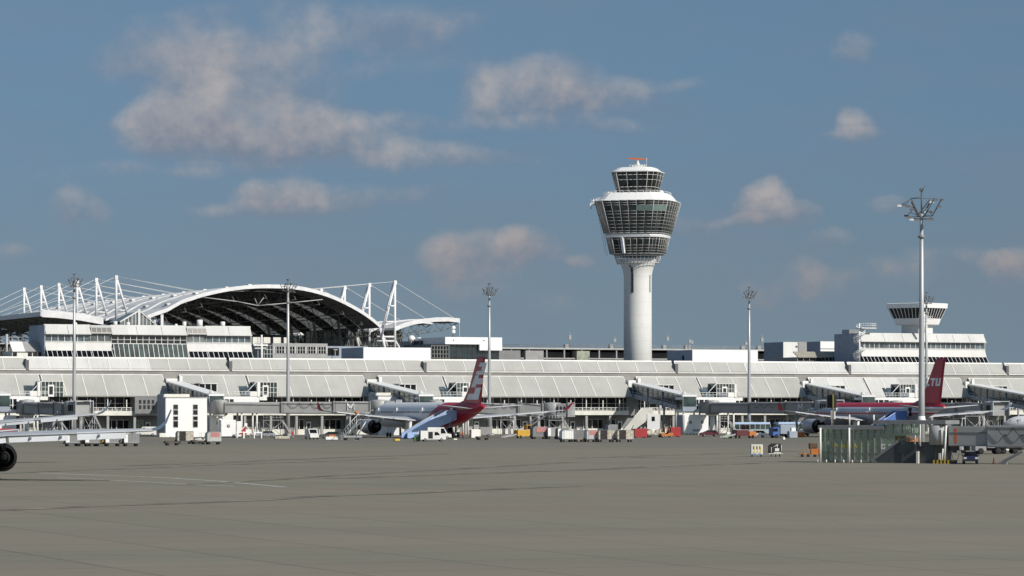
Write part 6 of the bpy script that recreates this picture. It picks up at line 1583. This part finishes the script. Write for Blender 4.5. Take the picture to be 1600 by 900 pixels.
MB().cbox(-2,2.1,-.8,.8,.5,2.1,.08).build('body', 'red', t); wheels(t, [(-1.4,-.7,.3),(1.4,-.7,.3),(-1.4,.7,.3),(1.4,.7,.3)], .3)
# buses beneath the bridge right
def bus(label, loc, rz, L=11):
    t = thing('apron_bus', label, 'bus', loc, rz, 'pale blue apron buses')
    MB().cbox(-L/2,L/2,-1.3,1.3,.35,1.1,.06).box(-L/2,L/2,-1.28,1.28,1.1,1.25).build('body', mat('bus_grey', (.30,.36,.40), .45) if 'bus_grey' not in M else 'bus_grey', t)
    MB().box(-L/2+.05,L/2-.05,-1.27,1.27,1.25,2.5).build('windows', 'glass_green', t)
    MB().cbox(-L/2,L/2,-1.32,1.32,2.5,3.0,.12).build('roof', mat('bus_roof', (.40,.52,.72), .4) if 'bus_roof' not in M else 'bus_roof', t)
    for k in range(8): MB().box(-L/2+L*k/7-.08,-L/2+L*k/7+.08,-1.31,-1.27,1.25,2.5).build('window_post', 'grey', t)
    for x in (-L*.3, L*.3):
        for y in (-1.15,1.15): MB().lathe([(.25,-.15),(.48,-.1),(.48,.1),(.25,.15)], (x,y,.48), 12, 'y').build('wheel', 'rubber', t)
bus('pale blue roofed apron bus left of the blue service truck', S(U(1172,-30),-30), A, 10); bus('pale blue roofed apron bus ending in front of the engine cowling', S(U(1240,-28),-28), A, 10)
def truck(label, loc, rz, cab, box, L=6, H=3.2):
    t = thing('service_truck', label, 'truck', loc, rz)
    MB().cbox(-L/2,-L/2+1.7,-1.1,1.1,.5,2.3,.12).build('cab', cab, t); MB().box(-L/2-.01,-L/2+1.2,-1.12,-1.08,1.4,2.1).build('cab_window', 'glass_black', t)
    MB().cbox(-L/2+1.8,L/2,-1.15,1.15,.9,H,.06).build('cargo_box', box, t); MB().box(-L/2+.2,L/2-.1,-.5,.5,.5,.88).build('chassis', 'black', t)
    for x in (-L/2+.9, L/2-1.2):
        for y in (-1,1): MB().lathe([(.25,-.15),(.45,-.1),(.45,.1),(.25,.15)], (x,y,.45), 12, 'y').build('wheel', 'rubber', t)
truck('blue and grey service truck in front of the apron buses', G(1222,684.3), CR, 'blue', 'bluegrey', 5.5, 2.9)
truck('grey tank truck seen under the near tunnel', G(1545,709.5), radians(5), 'grey', 'silver', 4.6, 1.9)
truck('white and brown low truck seen under the near tunnel, right of the tank truck', G(1576,709), radians(5), 'white', 'tarp_beige', 3.8, 1.4)
lump('chequered_block', 'orange and dark striped block between bus and engine cowling', 'barrier', G(1250,683), 'tug_orange', (2.2,.8,1.1), 'white')
lump('white_block', 'small white marker block in front of the blue service truck', 'marker', G(1224.5,687.5), 'white', (.5,.5,.6))
# three isolated carts
t = thing('painted_cart', 'white box cart with yellow and black painted markings, standing alone', 'cart', G(1182,713.6), radians(0))
MB().cbox(-.8,.8,-.7,.7,.35,1.65,.06).build('body', 'cream', t)
m = MB(); random.seed(11)
for x in (-.42, .02, .42):
    m.box(x-.08,x+.03,-.715,-.702,1.0,1.45,0).box(x+.04,x+.13,-.715,-.702,.55,1.35,1).box(x-.1,x+.05,-.715,-.702,.5,.7,1)
m.build('painted_marks', ['black','yellow'], t); MB().box(-.75,.75,-.65,.65,.25,.35).box(-.6,-.1,-.715,-.702,.36,.5).box(.2,.6,-.715,-.702,.36,.5).build('base', 'blue_stairs', t)
wheels(t, [(-.6,-.5,.18),(.6,-.5,.18),(-.6,.5,.18),(.6,.5,.18)], .18, .12)
t = thing('framed_cart', 'dark domed cart with white luggage frame, second of the lone carts', 'cart', G(1211.5,713.6), 0)
MB().yprism([(-.95,.45),(.85,.45),(.85,1.4),(.6,1.78),(-.55,1.78),(-.95,1.45)], -.6, .6).build('body', 'curtain_black', t)
m = MB().box(-.25,.7,-.64,-.61,.5,.62).box(-.1,.45,-.66,-.62,.75,1.15).tube((-.6,-.64,.5),(-.6,-.64,1.3),.04,5).tube((.75,-.64,.5),(.75,-.64,1.55),.05,5).tube((-.5,-.64,1.2),(.3,-.64,1.65),.04,5).tube((.2,-.64,1.15),(.2,-.64,1.6),.05,5).box(-.95,.95,-.64,-.60,.38,.46); m.build('white_frame', 'white', t)
wheels(t, [(-.6,-.5,.2),(.0,-.5,.2),(.55,-.5,.2),(.6,.5,.2)], .2, .12)
t = thing('orange_tug', 'rusty orange tow tractor with flat trailer at the glass stairway corner', 'tow tractor', G(1268,714), 0)
MB().box(-1.6,-.1,-.6,.6,.35,.5).build('trailer_bed', 'tug_orange', t)
MB().xprism([(-.7,.35),(-.7,1.1),(.7,1.1),(.7,.35)], -.1, 1.35).build('body', 'tug_orange', t)
MB().cbox(-.35,.75,-.6,.6,1.1,1.85,.06).build('cab', 'brown', t); MB().box(.9,1.35,-.75,-.71,.4,1.2).build('front_grille', 'orange', t)
MB().tube((-1.2,-.5,.5),(-.9,-.5,.95),.04,5).tube((-.9,-.5,.95),(-.4,-.5,.95),.04,5).build('drawbar_rail', 'tug_orange', t)
for x in (-1.3,-.5,.4,1.1):
    MB().lathe([(.1,-.1),(.22,-.08),(.22,.08),(.1,.1)], (x,-.6,.22), 10, 'y').build('wheel', 'rubber', t)
t = thing('traffic_cone', 'dark red traffic cone right of the dark blue car', 'traffic cone', FP(1553,-.8), 0)
MB().lathe([(.2,.05),(.16,.1),(.04,.78),(.02,.8)], n=14).build('cone', mat('cone_red', (.12,.03,.02), .6), t); MB().box(-.25,.25,-.25,.25,0,.05).build('base', 'black', t)
# brown bush-like machine seen through the upper glazing
loader('yellow-brown loader seen through the upper glazing of the near stairway', G(1412,697), radians(10), 'brown')
# crew
person('person in red jacket standing below the first bridge tunnel', G(457,685.5), .3, 'red', 'navy')
person('person in orange vest standing right of the blue stairs and vans', G(723,687), -.4, 'orange', 'navy')

# steel maintenance platforms and parked service cars along the terminal foot
def platform(label, loc, rz, w=3.2, h=3.4, col='mullion_white'):
    t = thing('maintenance_platform', label, 'platform', loc, rz, 'steel maintenance platforms on the apron')
    for x in (-w/2, w/2):
        for y in (-.9, .9): MB().tube((x, y, 0), (x, y, h), .07, 6).build('leg', col, t)
    MB().box(-w/2-.1, w/2+.1, -1, 1, h, h+.1).build('deck', 'grey', t)
    m = MB(); rails(m, [(-w/2,-1,h+.1),(w/2,-1,h+.1),(w/2,1,h+.1)], 1.1, .8, .04); m.build('railing', col, t)
    m = MB().tube((-w/2,-.95,.2),(w/2,-.95,h-.1),.05,5).tube((w/2,-.95,.2),(-w/2,-.95,h-.1),.05,5).tube((-w/2,-.9,h*.5),(w/2,-.9,h*.5),.05,5); m.build('bracing', 'steel', t)
    m = MB(); a = Vector((w/2+.1, 0, h)); b = Vector((w/2+2.6, 0, .1))
    for s in (-.4, .4): m.beam(a+Vector((0,s,0)), b+Vector((0,s,0)), .06, .18)
    for k in range(10): p = a.lerp(b, k/9); m.beam(p+Vector((0,-.4,0)), p+Vector((0,.4,0)), .22, .04)
    m.build('ladder', 'steel', t); return t
platform('steel platform left of the far-left floodlight mast, above the nearest wing', G(84,684), CR)
platform('tall steel platform just right of the far-left floodlight mast', G(137,684.5), CR, 2.6, 5.2, 'steel')
platform('grey steel platform under the first bridge right of the white trestles', G(425,684), CR, 4.5, 3.8, 'grey')
platform('steel platform beneath the idle bridge cab right of the red tail', G(790,683), CR, 3.0, 3.8)
platform('steel platform behind the second row of carts below the idle cab', G(868,681.5), CR, 4.0, 3.6, 'galv')
platform('steel platform right of the white cabins under the bridge', G(1130,682), CR, 3.0, 3.4, 'mullion')
platform('steel platform behind the near tunnel beside the airliner nose at right', G(1520,682), CR, 5.0, 4.6)
van('white service van by the terminal wall seen above the nearest wing tip', G(228,681.5), radians(100), L=4.6)
van('grey service van beneath the tail end of the grey and red airliner', G(752,682.3), radians(95), col='grey')
car('silver car under the first bridge right of the white trestles', G(415,683.5), radians(95), 'silver')
car('small dark red car just right of the white square cabins', G(1108,682), radians(100), 'maroon')
lump('ground_unit_box', 'square white power unit behind the tail wheels of the grey and red airliner', 'ground unit', G(742,684.5), 'white', (2.2,1.4,1.9), 'grey')
lump('cable_reel_box', 'low beige crate under the bridge left of the dark car', 'crate', G(440,686), 'tarp_beige', (3.2,1.2,.6))
lump('tool_cart', 'small green tool cart left of the dark red loader', 'cart', G(1137,685), 'green', (1.6,1,.9), 'white')
lump('pallet_stack', 'white and grey boxed pallet stack right of the blue service truck', 'pallets', G(1238,684.5), 'bluegrey', (2,1.2,1.5), 'white')
